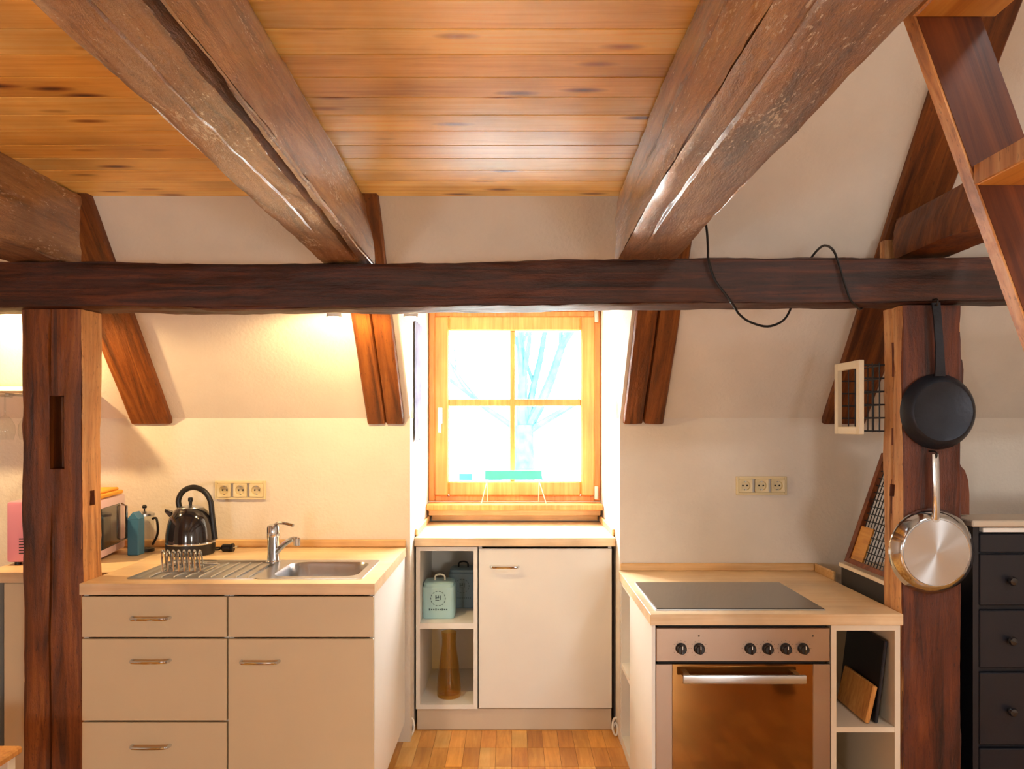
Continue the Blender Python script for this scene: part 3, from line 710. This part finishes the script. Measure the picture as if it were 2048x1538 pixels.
# tins
def tin(xc, yc, z, w_, h_, m, label, mark=True, rot=0):
    t = thing('storage_tin', label, 'tin', (xc, yc, z), 'tins on the open shelf')
    MB().loft([rrect(xc, yc, w_-.006, w_-.006, .018, z), rrect(xc, yc, w_, w_, .02, z+.005), rrect(xc, yc, w_, w_, .02, z+h_-.02), rrect(xc, yc, w_-.014, w_-.014, .02, z+h_-.012)]).build('can', m, t)
    l = MB().loft([rrect(xc, yc, w_-.012, w_-.012, .02, z+h_-.014), rrect(xc, yc, w_-.010, w_-.010, .02, z+h_-.002), rrect(xc, yc, w_-.03, w_-.03, .02, z+h_+.004)]).build('lid', m, t)
    MB().tube(curve([(xc-.022, yc, z+h_+.003), (xc-.020, yc, z+h_+.022), (xc-.008, yc, z+h_+.03), (xc+.012, yc, z+h_+.03), (xc+.024, yc, z+h_+.022), (xc+.026, yc, z+h_+.003)], 4), .004, 8).build('lid_handle', M['framewhite'] if mark else M['black'], l)
    yf = yc-w_/2-.0004
    for k in range(14):                                      # ring stamp of short dashes
        a = 2*PI*k/14; zc = z+h_*.58; r = .034
        c = (xc+r*math.cos(a), yf, zc+r*math.sin(a)); tv = Vector((-math.sin(a), 0, math.cos(a)))
        MB().obox(c, tv*.0045, (0, .0006, 0), Vector((math.cos(a), 0, math.sin(a)))*.0016).build('stamp_dash', M['print'], t, smooth=0)
    for (dx, dz, a, b) in ((-.010, .006, .003, .009), (-.001, .004, .006, .002), (.001, .010, .003, .004), (.011, .004, .002, .010), (-.004, -.008, .009, .0018)):
        MB().obox((xc+dx, yf, z+h_*.58+dz), (a, 0, 0), (0, .0006, 0), (0, 0, b)).build('stamp_mark', M['print'], t, smooth=0)
    for k in range(9): MB().obox((xc-.04+.01*k, yf, z+h_*.27), (.0032, 0, 0), (0, .0006, 0), (0, 0, .003 if k % 3 else .0045)).build('stamp_mark', M['print'], t, smooth=0)
tin(PX(879, 3.94), 3.94, .492, .150, .165, M['tin'], 'pale mint square tin with a round dark stamp on the open shelf')
tin(-.252, 4.16, .492, .135, .19, M['tingrey'], 'grey-blue tin standing behind the pale mint tin', False)
# vase
vx, vy = PX(898, 3.90), 3.90
tag(MB().lathe((vx, vy, .120), [(.052, 0), (.056, .006), (.057, .03), (.054, .09), (.046, .16), (.037, .22), (.034, .25), (.034, .27), (.036, .30), (.036, .305), (.0335, .305), (.0315, .27), (.0315, .25), (.034, .22), (.043, .16), (.051, .09), (.054, .035), (.051, .016), (.001, .014)], 32, cap1=False).build('vase', M['amber']),
    'tall amber glass vase on the bottom of the open shelf unit', 'vase')
# teal tray stand on the sill
ty_ = 4.325
ts_ = thing('sill_stand', 'teal board on white wire legs standing on the window sill', 'stand', (PX(1027, ty_), ty_, .988))
tzt, tzb = PZ(941, ty_), PZ(959, ty_)
MB().box(PX(970, ty_), PX(1084, ty_), ty_-.006, ty_+.006, tzb, tzt, .002).build('board', M['teal'], ts_, smooth=0)
for (a, b) in ((974, 963), (1078, 1092)):
    MB().tube([(PX(a, ty_), ty_, tzb+.01), (PX(a, ty_), ty_, tzb-.006), (PX(b, ty_), ty_-.02, .991)], .003, 6).build('wire_leg', M['wirewhite'], ts_)
    MB().tube([(PX(a, ty_), ty_, tzb+.008), (PX(a, ty_), ty_, tzb-.006), (PX(a, ty_), ty_+.07, .991)], .003, 6).build('wire_leg', M['wirewhite'], ts_)
# pale cloth on the left cheek of the niche
cl = MB(); loops = []
for k in range(13):
    z = 1.88-.55*k/12; L_ = []
    for j in range(15):
        y = 3.76+.28*j/14; dx = .006+(.003*math.sin(j*1.6+.3*k)+.002*math.sin(j*3.1))*min(1, j/3)
        L_.append(Vector((DX0+.002+dx, y, z-(.012*math.sin(j*1.3) if k == 12 else 0))))
    loops.append(L_+[p-Vector((.002, 0, 0)) for p in L_[::-1]])
cl.loft(loops)
tag(cl.build('hanging_cloth', M['cloth']), 'patterned cloth hanging on the bright side of the window niche', 'cloth')
# white cable loops on the floor at the niche corners
for (px1, lab) in ((824, 'white cable loop on the floor beside the sink cabinet'), (1229, 'white cable loop on the floor beside the side shelves')):
    xx = PX(px1, 3.72); s = 1 if px1 < 1000 else -1
    tag(MB().tube(curve([(xx-s*.008, 3.70, .09), (xx+s*.006, 3.71, .075), (xx+s*.010, 3.71, .035), (xx-s*.004, 3.71, .006), (xx-s*.014, 3.71, .03), (xx-s*.006, 3.715, .06), (xx+s*.006, 3.72, .04), (xx, 3.73, .006)], 5), .005, 6).build('cable_loop', M['whitep']), lab, 'cable')

# ------------------------------------------------------------------ right kitchen run
ZR = .757; zr0 = .719
rx_a, rx_b = .473, 1.3265
wt2 = thing('worktop', 'low beech worktop around the black cooktop', 'worktop', (.9, 3.2, zr0))
MB().box(rx_a-.006, rx_b, YF-.004, YW-.001, zr0, ZR, .0015).build('top', M['worktop'], wt2, smooth=0)
tag(MB().box(rx_a, 1.327, YW-.016, YW-.001, ZR+.0005, ZR+.034, .004).build('upstand_strip', M['upstand'], smooth=0), 'beech upstand strip along the wall behind the cooktop', 'upstand')
tag(MB().box(1.328, 1.342, 3.43, YW-.001, zr0, ZR+.034, .004).build('upstand_strip', M['upstand'], smooth=0), 'short upstand strip at the wall end of the low worktop', 'upstand')
hb = thing('cooktop', 'flat black glass cooktop set on the low worktop', 'cooktop', (.79, 3.1, ZR))
MB().box(.497, 1.081, 2.865, 3.352, ZR, ZR+.006, .002).build('glass_plate', M['hob'], hb, smooth=0)
MB().box(.495, 1.083, 2.863, 2.8655, ZR, ZR+.0045).build('trim', M['steel'], hb, smooth=0)
MB().box(.4945, .497, 2.863, 3.354, ZR, ZR+.0065).build('trim', M['steel'], hb, smooth=0)
# side shelf (faces the niche) + panel
ss = thing('side_shelves', 'white housing of the oven with open shelves facing the window niche', 'cabinet', (.6, 3.2, 0))
MB().box(rx_a, rx_a+.012, YF+.004, 3.33, 0, .718).build('side_panel', M['whiteside'], ss, smooth=0)
MB().box(rx_a, .70, 3.33, 3.346, 0, .718).build('divider', M['whiteside'], ss, smooth=0)
MB().box(rx_a, .70, 3.612, 3.63, 0, .718).build('divider', M['whiteside'], ss, smooth=0)
for (a, b) in ((.0, .04), (.34, .358), (.70, .718)): MB().box(rx_a+.002, .70, 3.346, 3.612, a, b).build('shelf', M['whiteside'], ss, smooth=0)
MB().box(.684, .70, 3.346, 3.612, .04, .70).build('back_panel', M['whiteside'], ss, smooth=0)
# oven
ox0, ox1 = .4865, 1.079
ov = thing('oven', 'built-in steel oven with six knobs and a bronze glass door', 'oven', ((ox0+ox1)/2, 3.0, .06))
MB().box(ox0+.01, ox1-.01, YF+.022, 3.32, .06, .712).build('body', M['dark_in'], ov, smooth=0)
cp = MB().box(ox0, ox1, YF, YF+.022, .594, .709, .003).build('control_panel', M['ovensteel'], ov, smooth=0)
for px1 in (1362, 1398, 1500, 1535, 1571, 1606):
    x = PX(px1, YF); z = .640
    kn = MB().lathe((x, YF, z), [(.019, 0), (.019, -.004), (.0165, -.006), (.0155, -.022), (.013, -.025)], 22, 'Y').build('knob', M['black'], cp)
    MB().box(x-.0035, x+.0035, YF-.030, YF-.02, z-.0145, z+.0145, .002).build('grip', M['blackgloss'], kn, smooth=0)
    MB().box(x-.0012, x+.0012, YF-.031, YF-.0295, z+.003, z+.014).build('pointer', M['whitep'], kn, smooth=0)
    for k in range(11):
        a = math.radians(-60+30*k); r = .027
        MB().box(x+r*math.cos(a)-.0009, x+r*math.cos(a)+.0009, YF-.0005, YF+.001, z+r*math.sin(a)-.0009, z+r*math.sin(a)+.0009).build('scale_mark', M['dark_in'], cp, smooth=0)
for px1 in (1398, 1626): MB().lathe((PX(px1, YF), YF, PZ(1272, YF)), [(.003, 0), (.002, -.002)], 8, 'Y').build('pilot_lamp', M['dark_in'], cp)
od = MB()
gx0, gx1 = PX(1345, YF), PX(1626, YF)
od.box(ox0-.001, gx0, YF, YF+.02, .085, .586, .002); od.box(gx1, ox1+.001, YF, YF+.02, .085, .586, .002); od.box(gx0, gx1, YF, YF+.02, .085, .12)
od = od.build('door', M['ovensteel'], ov, smooth=0)
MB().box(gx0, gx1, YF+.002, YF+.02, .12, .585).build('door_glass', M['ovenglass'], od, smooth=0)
hx0, hx1, hz_ = PX(1366, 2.76), PX(1613, 2.76), PZ(1359, 2.76)
hd = MB().box(hx0, hx1, 2.755, 2.767, hz_-.015, hz_+.015, .005, 2).build('handle', M['steel'], od)
for x in (hx0+.02, hx1-.02): MB().box(x-.009, x+.009, 2.766, YF+.003, hz_-.008, hz_+.008).build('handle_post', M['steel'], od, smooth=0)
MB().box(ox0, ox1, YF+.05, YF+.066, 0, .06).build('plinth', M['plinth'], ov, smooth=0)
# open shelf unit on its right
ux0, ux1 = 1.083, 1.318
us = thing('open_shelf_unit', 'narrow open shelf unit with cutting boards, beside the oven', 'shelf unit', ((ux0+ux1)/2, 3.1, 0))
for (a, b) in ((ux0, ux0+.018), (ux1-.018, ux1)): MB().box(a, b, YF+.002, 3.60, 0, .718).build('side_panel', M['edge'], us, smooth=0)
MB().box(ux0+.018, ux1-.018, YF+.002, 3.60, .700, .718).build('top_panel', M['edge'], us, smooth=0)
MB().box(ux0+.018, ux1-.018, YF+.004, 3.59, .353, .371).build('shelf', M['edge'], us, smooth=0)
MB().box(ux0+.018, ux1-.018, YF+.004, 3.59, .04, .058).build('bottom_panel', M['edge'], us, smooth=0)
MB().box(ux0+.018, ux1-.018, 3.59, 3.598, .058, .70).build('back_panel', M['edge'], us, smooth=0)
# boards leaning in it: bottom edge runs front to back, top leans right
def lean(name, m, y0, y1, xbt, z0, hgt, ang, th, label):
    a = math.radians(ang); up = Vector((math.sin(a), 0, math.cos(a))); sd = Vector((math.cos(a), 0, -math.sin(a)))
    c = Vector((xbt, (y0+y1)/2, z0+th/2*math.sin(a)+.001))+up*hgt/2
    return tag(MB().obox(c, sd*th/2, (0, (y1-y0)/2, 0), up*hgt/2, .003).build(name, m, smooth=0), label, 'board')
lean('serving_board', M['navy'], 2.845, 3.16, 1.252, .371, .285, 7, .012, 'black board leaning inside the narrow open shelf unit')
lean('cutting_board', M['bamboo'], 2.84, 3.09, 1.218, .371, .13, 13, .016, 'small bamboo cutting board leaning on the black board')

# low ledge and leaning mesh frame behind the right post
lg = thing('low_cupboard', 'dark low cupboard with a pale top beside the low worktop', 'cupboard', (1.45, 3.25, 0))
MB().box(1.36, 1.54, 3.0, 3.42, 0, .815).build('body', M['dark_in'], lg, smooth=0)
MB().box(1.352, 1.545, 2.995, 3.43, .815, .831, .002).build('top', M['edge'], lg, smooth=0)
mf = thing('mesh_frame', 'wooden frame with black wire mesh leaning behind the post', 'rack', (1.37, 3.34, .831))
fa = math.radians(19); up = Vector((math.sin(fa), 0, math.cos(fa))); sd = Vector((math.cos(fa), 0, -math.sin(fa))); b0 = Vector((1.37, 0, .838))
def fbox(y0, y1, u0, u1, m, nm, t=.010):
    c = b0+up*(u0+u1)/2+Vector((0, (y0+y1)/2, 0))
    MB().obox(c, sd*t, (0, (y1-y0)/2, 0), up*(u1-u0)/2, .001).build(nm, m, mf, smooth=0)
fbox(3.36, 3.395, 0, .47, M['stair'], 'frame_rail'); fbox(3.02, 3.055, 0, .47, M['stair'], 'frame_rail')
fbox(3.055, 3.36, .435, .47, M['stair'], 'frame_rail'); fbox(3.055, 3.36, 0, .02, M['stair'], 'frame_rail')
fbox(3.25, 3.36, .02, .16, M['tread'], 'slat', .004)
for k in range(11):
    y = 3.075+.026*k; p = b0+Vector((0, y, 0)); MB().tube([p+up*.02, p+up*.44], .0022, 5).build('mesh_wire', M['black'], mf)
for k in range(14):
    p = b0+up*(.035+.03*k); MB().tube([p+Vector((0, 3.056, 0)), p+Vector((0, 3.36, 0))], .0022, 5).build('mesh_wire', M['black'], mf)

# wire basket on the left face of the right post
bx0, bx1, by0, by1, bz0, bz1 = 1.247, 1.336, 2.96, 3.19, 1.366, 1.634
bk = thing('wire_basket', 'black wire basket with a cream wooden front, on the post beside the pans', 'basket', (1.29, 3.07, bz0))
fm = MB(); fm.box(bx0-.006, bx0+.012, by0, by0+.03, bz0, bz1, .002); fm.box(bx0-.006, bx0+.012, by1-.03, by1, bz0, bz1, .002)
fm.box(bx0-.006, bx0+.012, by0+.03, by1-.03, bz0, bz0+.028, .002); fm.box(bx0-.006, bx0+.012, by0+.03, by1-.03, bz1-.028, bz1, .002)
fm.build('wooden_front', M['framewhite'], bk, smooth=0)
for k in range(6):
    z = bz0+.012+(bz1-bz0-.03)*k/5
    MB().tube([(bx0+.01, by0+.01, z), (bx1, by0+.01, z), (bx1, by1-.01, z), (bx0+.01, by1-.01, z)], .0028, 6).build('wire', M['black'], bk)
for (x, y) in ((bx0+.045, by0+.01), (bx0+.07, by0+.01), (bx1, by0+.05), (bx1, by0+.10), (bx1, by0+.15), (bx1, by0+.19), (bx0+.045, by1-.01), (bx0+.07, by1-.01)):
    MB().tube([(x, y, bz0+.008), (x, y, bz1-.01)], .0022, 6).build('wire', M['black'], bk)
for k in range(4):
    x = bx0+.022+.02*k
    MB().tube([(x, by0+.01, bz0+.012), (x, by1-.01, bz0+.012)], .0022, 6).build('wire', M['black'], bk)

# pans on the post
def hook(x, z, y, lab):
    t = thing('hook', lab, 'hook', (x, y, z))
    MB().tube(curve([(x, y+.03, z+.012), (x, y-.01, z+.012), (x, y-.022, z+.004), (x, y-.016, z-.010), (x, y-.006, z-.008)], 4), .0028, 6).build('hook_wire', M['black'], t)
yr = 2.83
pcx, pcz = PX(1884, 2.80), PZ(823, 2.80)
p1 = thing('frying_pan', 'black iron frying pan hanging bottom outwards on the post', 'pan', (pcx, 2.80, pcz-.128))
MB().lathe((pcx, yr, pcz), [(.123, -.002), (.128, -.004), (.130, -.001), (.128, -.007), (.113, -.030), (.104, -.038), (.100, -.040), (.097, -.0385), (.001, -.0385)], 44, 'Y', cap0=False).build('pan_body', M['iron'], p1)
MB().lathe((pcx, yr, pcz), [(.121, -.003), (.106, -.028), (.098, -.034), (.001, -.034)], 44, 'Y', cap0=False).build('pan_inside', M['black'], p1)
MB().loft([[Vector((PX(a, 2.80)+s*wd, y, PZ(b, 2.80)+dz)) for (s, dz, y) in ((-1, 0, yo-.004), (1, 0, yo-.004), (1, 0, yo+.004), (-1, 0, yo+.004))] for (a, b, wd, yo) in ((1882, 752, .018, 2.808), (1880, 735, .016, 2.80), (1876, 690, .013, 2.792), (1872, 640, .013, 2.79), (1869, 606, .014, 2.792))]).build('handle', M['iron'], p1)
hook(PX(1869, 2.79), PZ(606, 2.79), 2.79, 'black hook on the beam holding the black frying pan')
qcx, qcz = PX(1872, 2.80), PZ(1105, 2.80)
p2 = thing('frying_pan', 'shiny steel frying pan hanging below the black one', 'pan', (qcx, 2.80, qcz-.145))
# radial-brushed base
m, N, L, B = mat('radial_steel')
tc = N.new('ShaderNodeTexCoord'); B.inputs['Base Color'].default_value = rgb(198, 200, 204); B.inputs['Metallic'].default_value = 1
B.inputs['Roughness'].default_value = .3; B.inputs['Anisotropic'].default_value = .85
tg = N.new('ShaderNodeTangent'); tg.direction_type = 'RADIAL'; tg.axis = 'Y'; L.new(tg.outputs[0], B.inputs['Tangent'])
M['radial'] = m
MB().lathe((qcx, yr, qcz), [(.137, -.002), (.145, -.003), (.148, 0), (.145, -.006), (.133, -.022), (.121, -.030), (.1155, -.033), (.1135, -.0332), (.111, -.032)], 56, 'Y', cap0=False, cap1=False).build('pan_body', M['chrome'], p2)
MB().lathe((qcx, yr-.0245, qcz), [(.001, -.010), (.111, -.010), (.1115, -.009), (.1115, -.007)], 56, 'Y', cap0=True, cap1=True).build('pan_base', M['radial'], p2)
MB().lathe((qcx, yr, qcz), [(.136, -.003), (.122, -.024), (.112, -.027), (.001, -.027)], 44, 'Y', cap0=False).build('pan_inside', M['steel'], p2)
MB().loft([[Vector((PX(a, 2.80)+s*wd, yo+k, PZ(b, 2.80))) for (s, k) in ((-1, -.003), (-.3, -.006), (.3, -.006), (1, -.003), (1, .004), (-1, .004))] for (a, b, wd, yo) in ((1871, 1040, .013, 2.800), (1870, 1020, .012, 2.793), (1868, 970, .011, 2.787), (1867, 925, .012, 2.788), (1867, 908, .011, 2.790))]).build('handle', M['chrome'], p2)
MB().lathe((PX(1871, 2.80), 2.803, PZ(1036, 2.80)), [(.018, .012), (.018, -.004), (.014, -.008)], 16, 'Y').build('handle_mount', M['chrome'], p2)
hook(PX(1867, 2.80), PZ(910, 2.80), 2.80, 'black hook on the post holding the steel frying pan')

# dresser
dx0, dx1, dyf, dzt = 1.60, 2.62, 2.87, 1.07
dz_ = thing('dresser', 'black chest of drawers with round knobs beyond the post with the pans', 'dresser', ((dx0+dx1)/2, 3.1, 0))
MB().box(dx0, dx0+.02, dyf+.004, 3.05, 0, dzt-.022).build('side_panel', M['navy'], dz_, smooth=0)
MB().box(dx1-.02, dx1, dyf+.004, 3.05, 0, dzt-.022).build('side_panel', M['navy'], dz_, smooth=0)
MB().box(dx0+.02, dx1-.02, dyf+.022, 3.05, .05, dzt-.022).build('body', M['navy'], dz_, smooth=0)
MB().box(dx0-.015, dx1+.015, dyf-.02, 3.06, dzt-.022, dzt, .004).build('top', M['plinth'], dz_, smooth=0)
MB().box(dx0+.03, dx0+.19, dyf-.006, dyf+.02, PZ(1064, 2.87), PZ(1055, 2.87), .001).build('white_strip', M['whitep'], dz_, smooth=0)
for (pa, pb, pk) in ((1068, 1105, None), (1109, 1211, 1160), (1221, 1336, 1279), (1346, 1490, 1420), (1498, 1640, 1570)):
    zt, zb_ = PZ(pa, dyf), PZ(pb, dyf)
    if zb_ < .06: zb_ = .06
    dw = MB().box(dx0+.022, dx1-.022, dyf, dyf+.022, zb_, zt, .003).build('drawer', M['navy'], dz_, smooth=0)
    if pk:
        for x in (PX(2018, dyf), dx1-.14):
            MB().lathe((x, dyf, PZ(pk, dyf)), [(.008, .002), (.007, -.012), (.014, -.018), (.016, -.024), (.012, -.031), (.004, -.033)], 18, 'Y').build('knob', M['blackgloss'], dw)

# stool in the left foreground
sto = thing('stool', 'small wooden-topped stool with white legs in front of the mortised post', 'stool', (-1.63, 2.28, 0))
MB().box(-1.80, PX(46, 2.45), 2.11, 2.45, .428, .450, .005).build('seat', M['bamboo'], sto, smooth=0)
for (x, y) in ((-1.77, 2.14), (-1.485, 2.14), (-1.77, 2.42), (-1.485, 2.42)):
    MB().box(x-.018, x+.018, y-.018, y+.018, 0, .428, .003).build('leg', M['whitep'], sto, smooth=0)
for y in (2.14, 2.42): MB().box(-1.752, -1.503, y-.01, y+.01, .37, .428).build('apron', M['whitep'], sto, smooth=0)

# black cord looped over the beam
yf_, yb_ = 2.785, 2.972
def cp_(px, py, y): return (PX(px, y), y, PZ(py, y))
pts = [cp_(1410, 438, 2.86), cp_(1414, 465, 2.84), cp_(1416, 500, 2.80), cp_(1417, 520, yf_), cp_(1430, 560, yf_), cp_(1452, 590, yf_), cp_(1468, 612, 2.79), cp_(1478, 628, 2.82), cp_(1500, 644, 2.86), cp_(1535, 653, 2.90), cp_(1565, 642, 2.94), cp_(1580, 620, 2.965), cp_(1584, 600, yb_), cp_(1600, 550, yb_), cp_(1625, 512, yb_), cp_(1642, 494, 2.93), cp_(1655, 492, 2.88), cp_(1668, 503, 2.80), cp_(1678, 530, yf_), cp_(1690, 570, yf_), cp_(1700, 598, yf_), cp_(1712, 612, 2.82), cp_(1722, 618, 2.90), cp_(1735, 600, 2.98)]
tag(MB().tube(curve(pts, 5), .0042, 6).build('power_cord', M['cord']), 'thin black cord looped over the dark horizontal beam', 'cord')

# spot lamps on the back of the beam
def spot(x, label, e, z=1.795, y=3.06):
    t = thing('spot_lamp', label, 'lamp', (x, y, z), 'lamps behind the beam')
    MB().box(x-.02, x+.02, 2.952, 2.975, 1.83, 1.90, .002).build('mount', M['whitep'], t, smooth=0)
    MB().tube([(x, 2.97, 1.87), (x, y, 1.88), (x, y, z+.05)], .006, 8).build('arm', M['whitep'], t)
    MB().lathe((x, y, z+.004), [(.027, 0), (.028, .004), (.024, .03), (.014, .05)], 20, cap0=False).build('shade', M['whitep'], t)
    MB().lathe((x, y, z-.012), [(.004, 0), (.016, .005), (.021, .014), (.02, .022), (.012, .03)], 18).build('bulb', M['bulb'], t)
    l = bpy.data.lights.new('bulb_light', 'SPOT'); l.energy = e; l.color = (1.0, .68, .32); l.shadow_soft_size = .02
    l.spot_size = math.radians(165); l.spot_blend = .35
    o = bpy.data.objects.new('bulb_light', l); COL.objects.link(o); o.location = (x, y, z-.018); o.rotation_euler = (math.radians(36), 0, 0)
spot(PX(668, 3.06), 'small warm spot lamp shining on the wall above the sink', 23)
spot(PX(822, 3.06), 'small warm lamp beside the window niche', 3.0)
spot(-1.98, 'small warm lamp behind the mortised post', 34)

# unseen lamp added behind the photographer to fill the fronts and ceiling
pd = thing('fill_lamp', 'unseen warm globe added as fill light in the room behind', 'lamp', (.9, -1.1, 0))
MB().lathe((.9, -1.1, 0), [(.13, 0), (.13, .012), (.02, .02)], 24).build('base', M['black'], pd)
MB().lathe((.9, -1.1, .015), [(.011, 0), (.011, .80)], 12).build('pole', M['black'], pd)
MB().lathe((.9, -1.1, .81), [(.03, 0), (.09, .03), (.12, .09), (.115, .14), (.08, .19), (.02, .215)], 24).build('globe', emit('globe_glow', (1, .86, .64, 1), 62), pd)

# ------------------------------------------------------------------ outside
struct(MB().box(-60, 60, 6, 90, -4.2, -4.0).build('ground', M['bounce_ground'], smooth=0))
tr = thing('bare_tree', 'bare leafless tree outside the window', 'tree', (.2, 13, -4))
rt = random.Random(5)
def twig(p, d, l, r, lev, par):
    pts = [Vector(p)]; n = 6; dd = Vector(d).normalized()
    for k in range(n):
        dd = (dd+Vector((rt.uniform(-.12, .12), rt.uniform(-.1, .1), rt.uniform(-.04, .1)))).normalized()
        pts.append(pts[-1]+dd*l/n)
    mb_.tube(pts, r, 7 if lev < 2 else 4, radii=[r*(1-.6*k/n) for k in range(n+1)])
    if lev >= 3: return
    for k in range(4 if lev < 2 else 3):
        q = pts[rt.randint(2, n)]
        a = rt.uniform(0, 2*PI); s = rt.uniform(.5, .9)
        twig(q, dd+Vector((math.cos(a)*s, math.sin(a)*s*.7, rt.uniform(-.1, .5))), l*rt.uniform(.5, .75), r*.45, lev+1, par)
mb_ = MB(); mb_.tube([(.14, 13, -4), (.20, 13, -1), (.17, 13, 1.4)], .16, 12, radii=[.24, .17, .15]); mb_.build('trunk', M['bark'], tr)
for (d, l, r) in (((-.1, 0, 1), 2.6, .10), ((.45, .1, 1), 3.0, .09), ((.9, -.1, .55), 2.4, .06), ((-.8, .1, .5), 2.2, .05), ((.2, .3, 1), 2.5, .07)):
    mb_ = MB(); twig((.17, 13, 1.25), d, l, r, 1, tr); mb_.build('bough', M['bark'], tr)
hs = thing('far_house', 'pale house seen through the lower window panes', 'house', (-1.2, 30, -4))
MB().box(-6, 0.2, 28, 34, -4, .4).build('house_wall', M['house'], hs, smooth=0)
MB().prism([(-6.3, 27.7, .4), (-6.3, 34.3, .4), (-6.3, 31, 2.2)], (6.8, 0, 0)).build('roof', M['houseroof'], hs, smooth=0)
for (x, z) in ((-2.0, -1.6), (-1.1, -1.6), (-1.6, -.6), (-.6, -.5)):
    MB().box(x-.22, x+.22, 27.96, 28.02, z-.35, z+.35).build('house_window', M['houseglass'], hs, smooth=0)
fh = thing('far_shed', 'low pale building with teal windows beyond the bare tree', 'building', (3, 26, -4))
MB().box(1.2, 6, 25, 29, -4, -.6).build('shed_wall', M['house'], fh, smooth=0)
MB().box(1.0, 6.2, 24.8, 29.2, -.6, -.4).build('roof', M['houseroof'], fh, smooth=0)
for x in (1.7, 2.3): MB().box(x-.16, x+.16, 24.96, 25.02, -1.6, -1.05).build('shed_window', M['houseglass'], fh, smooth=0)
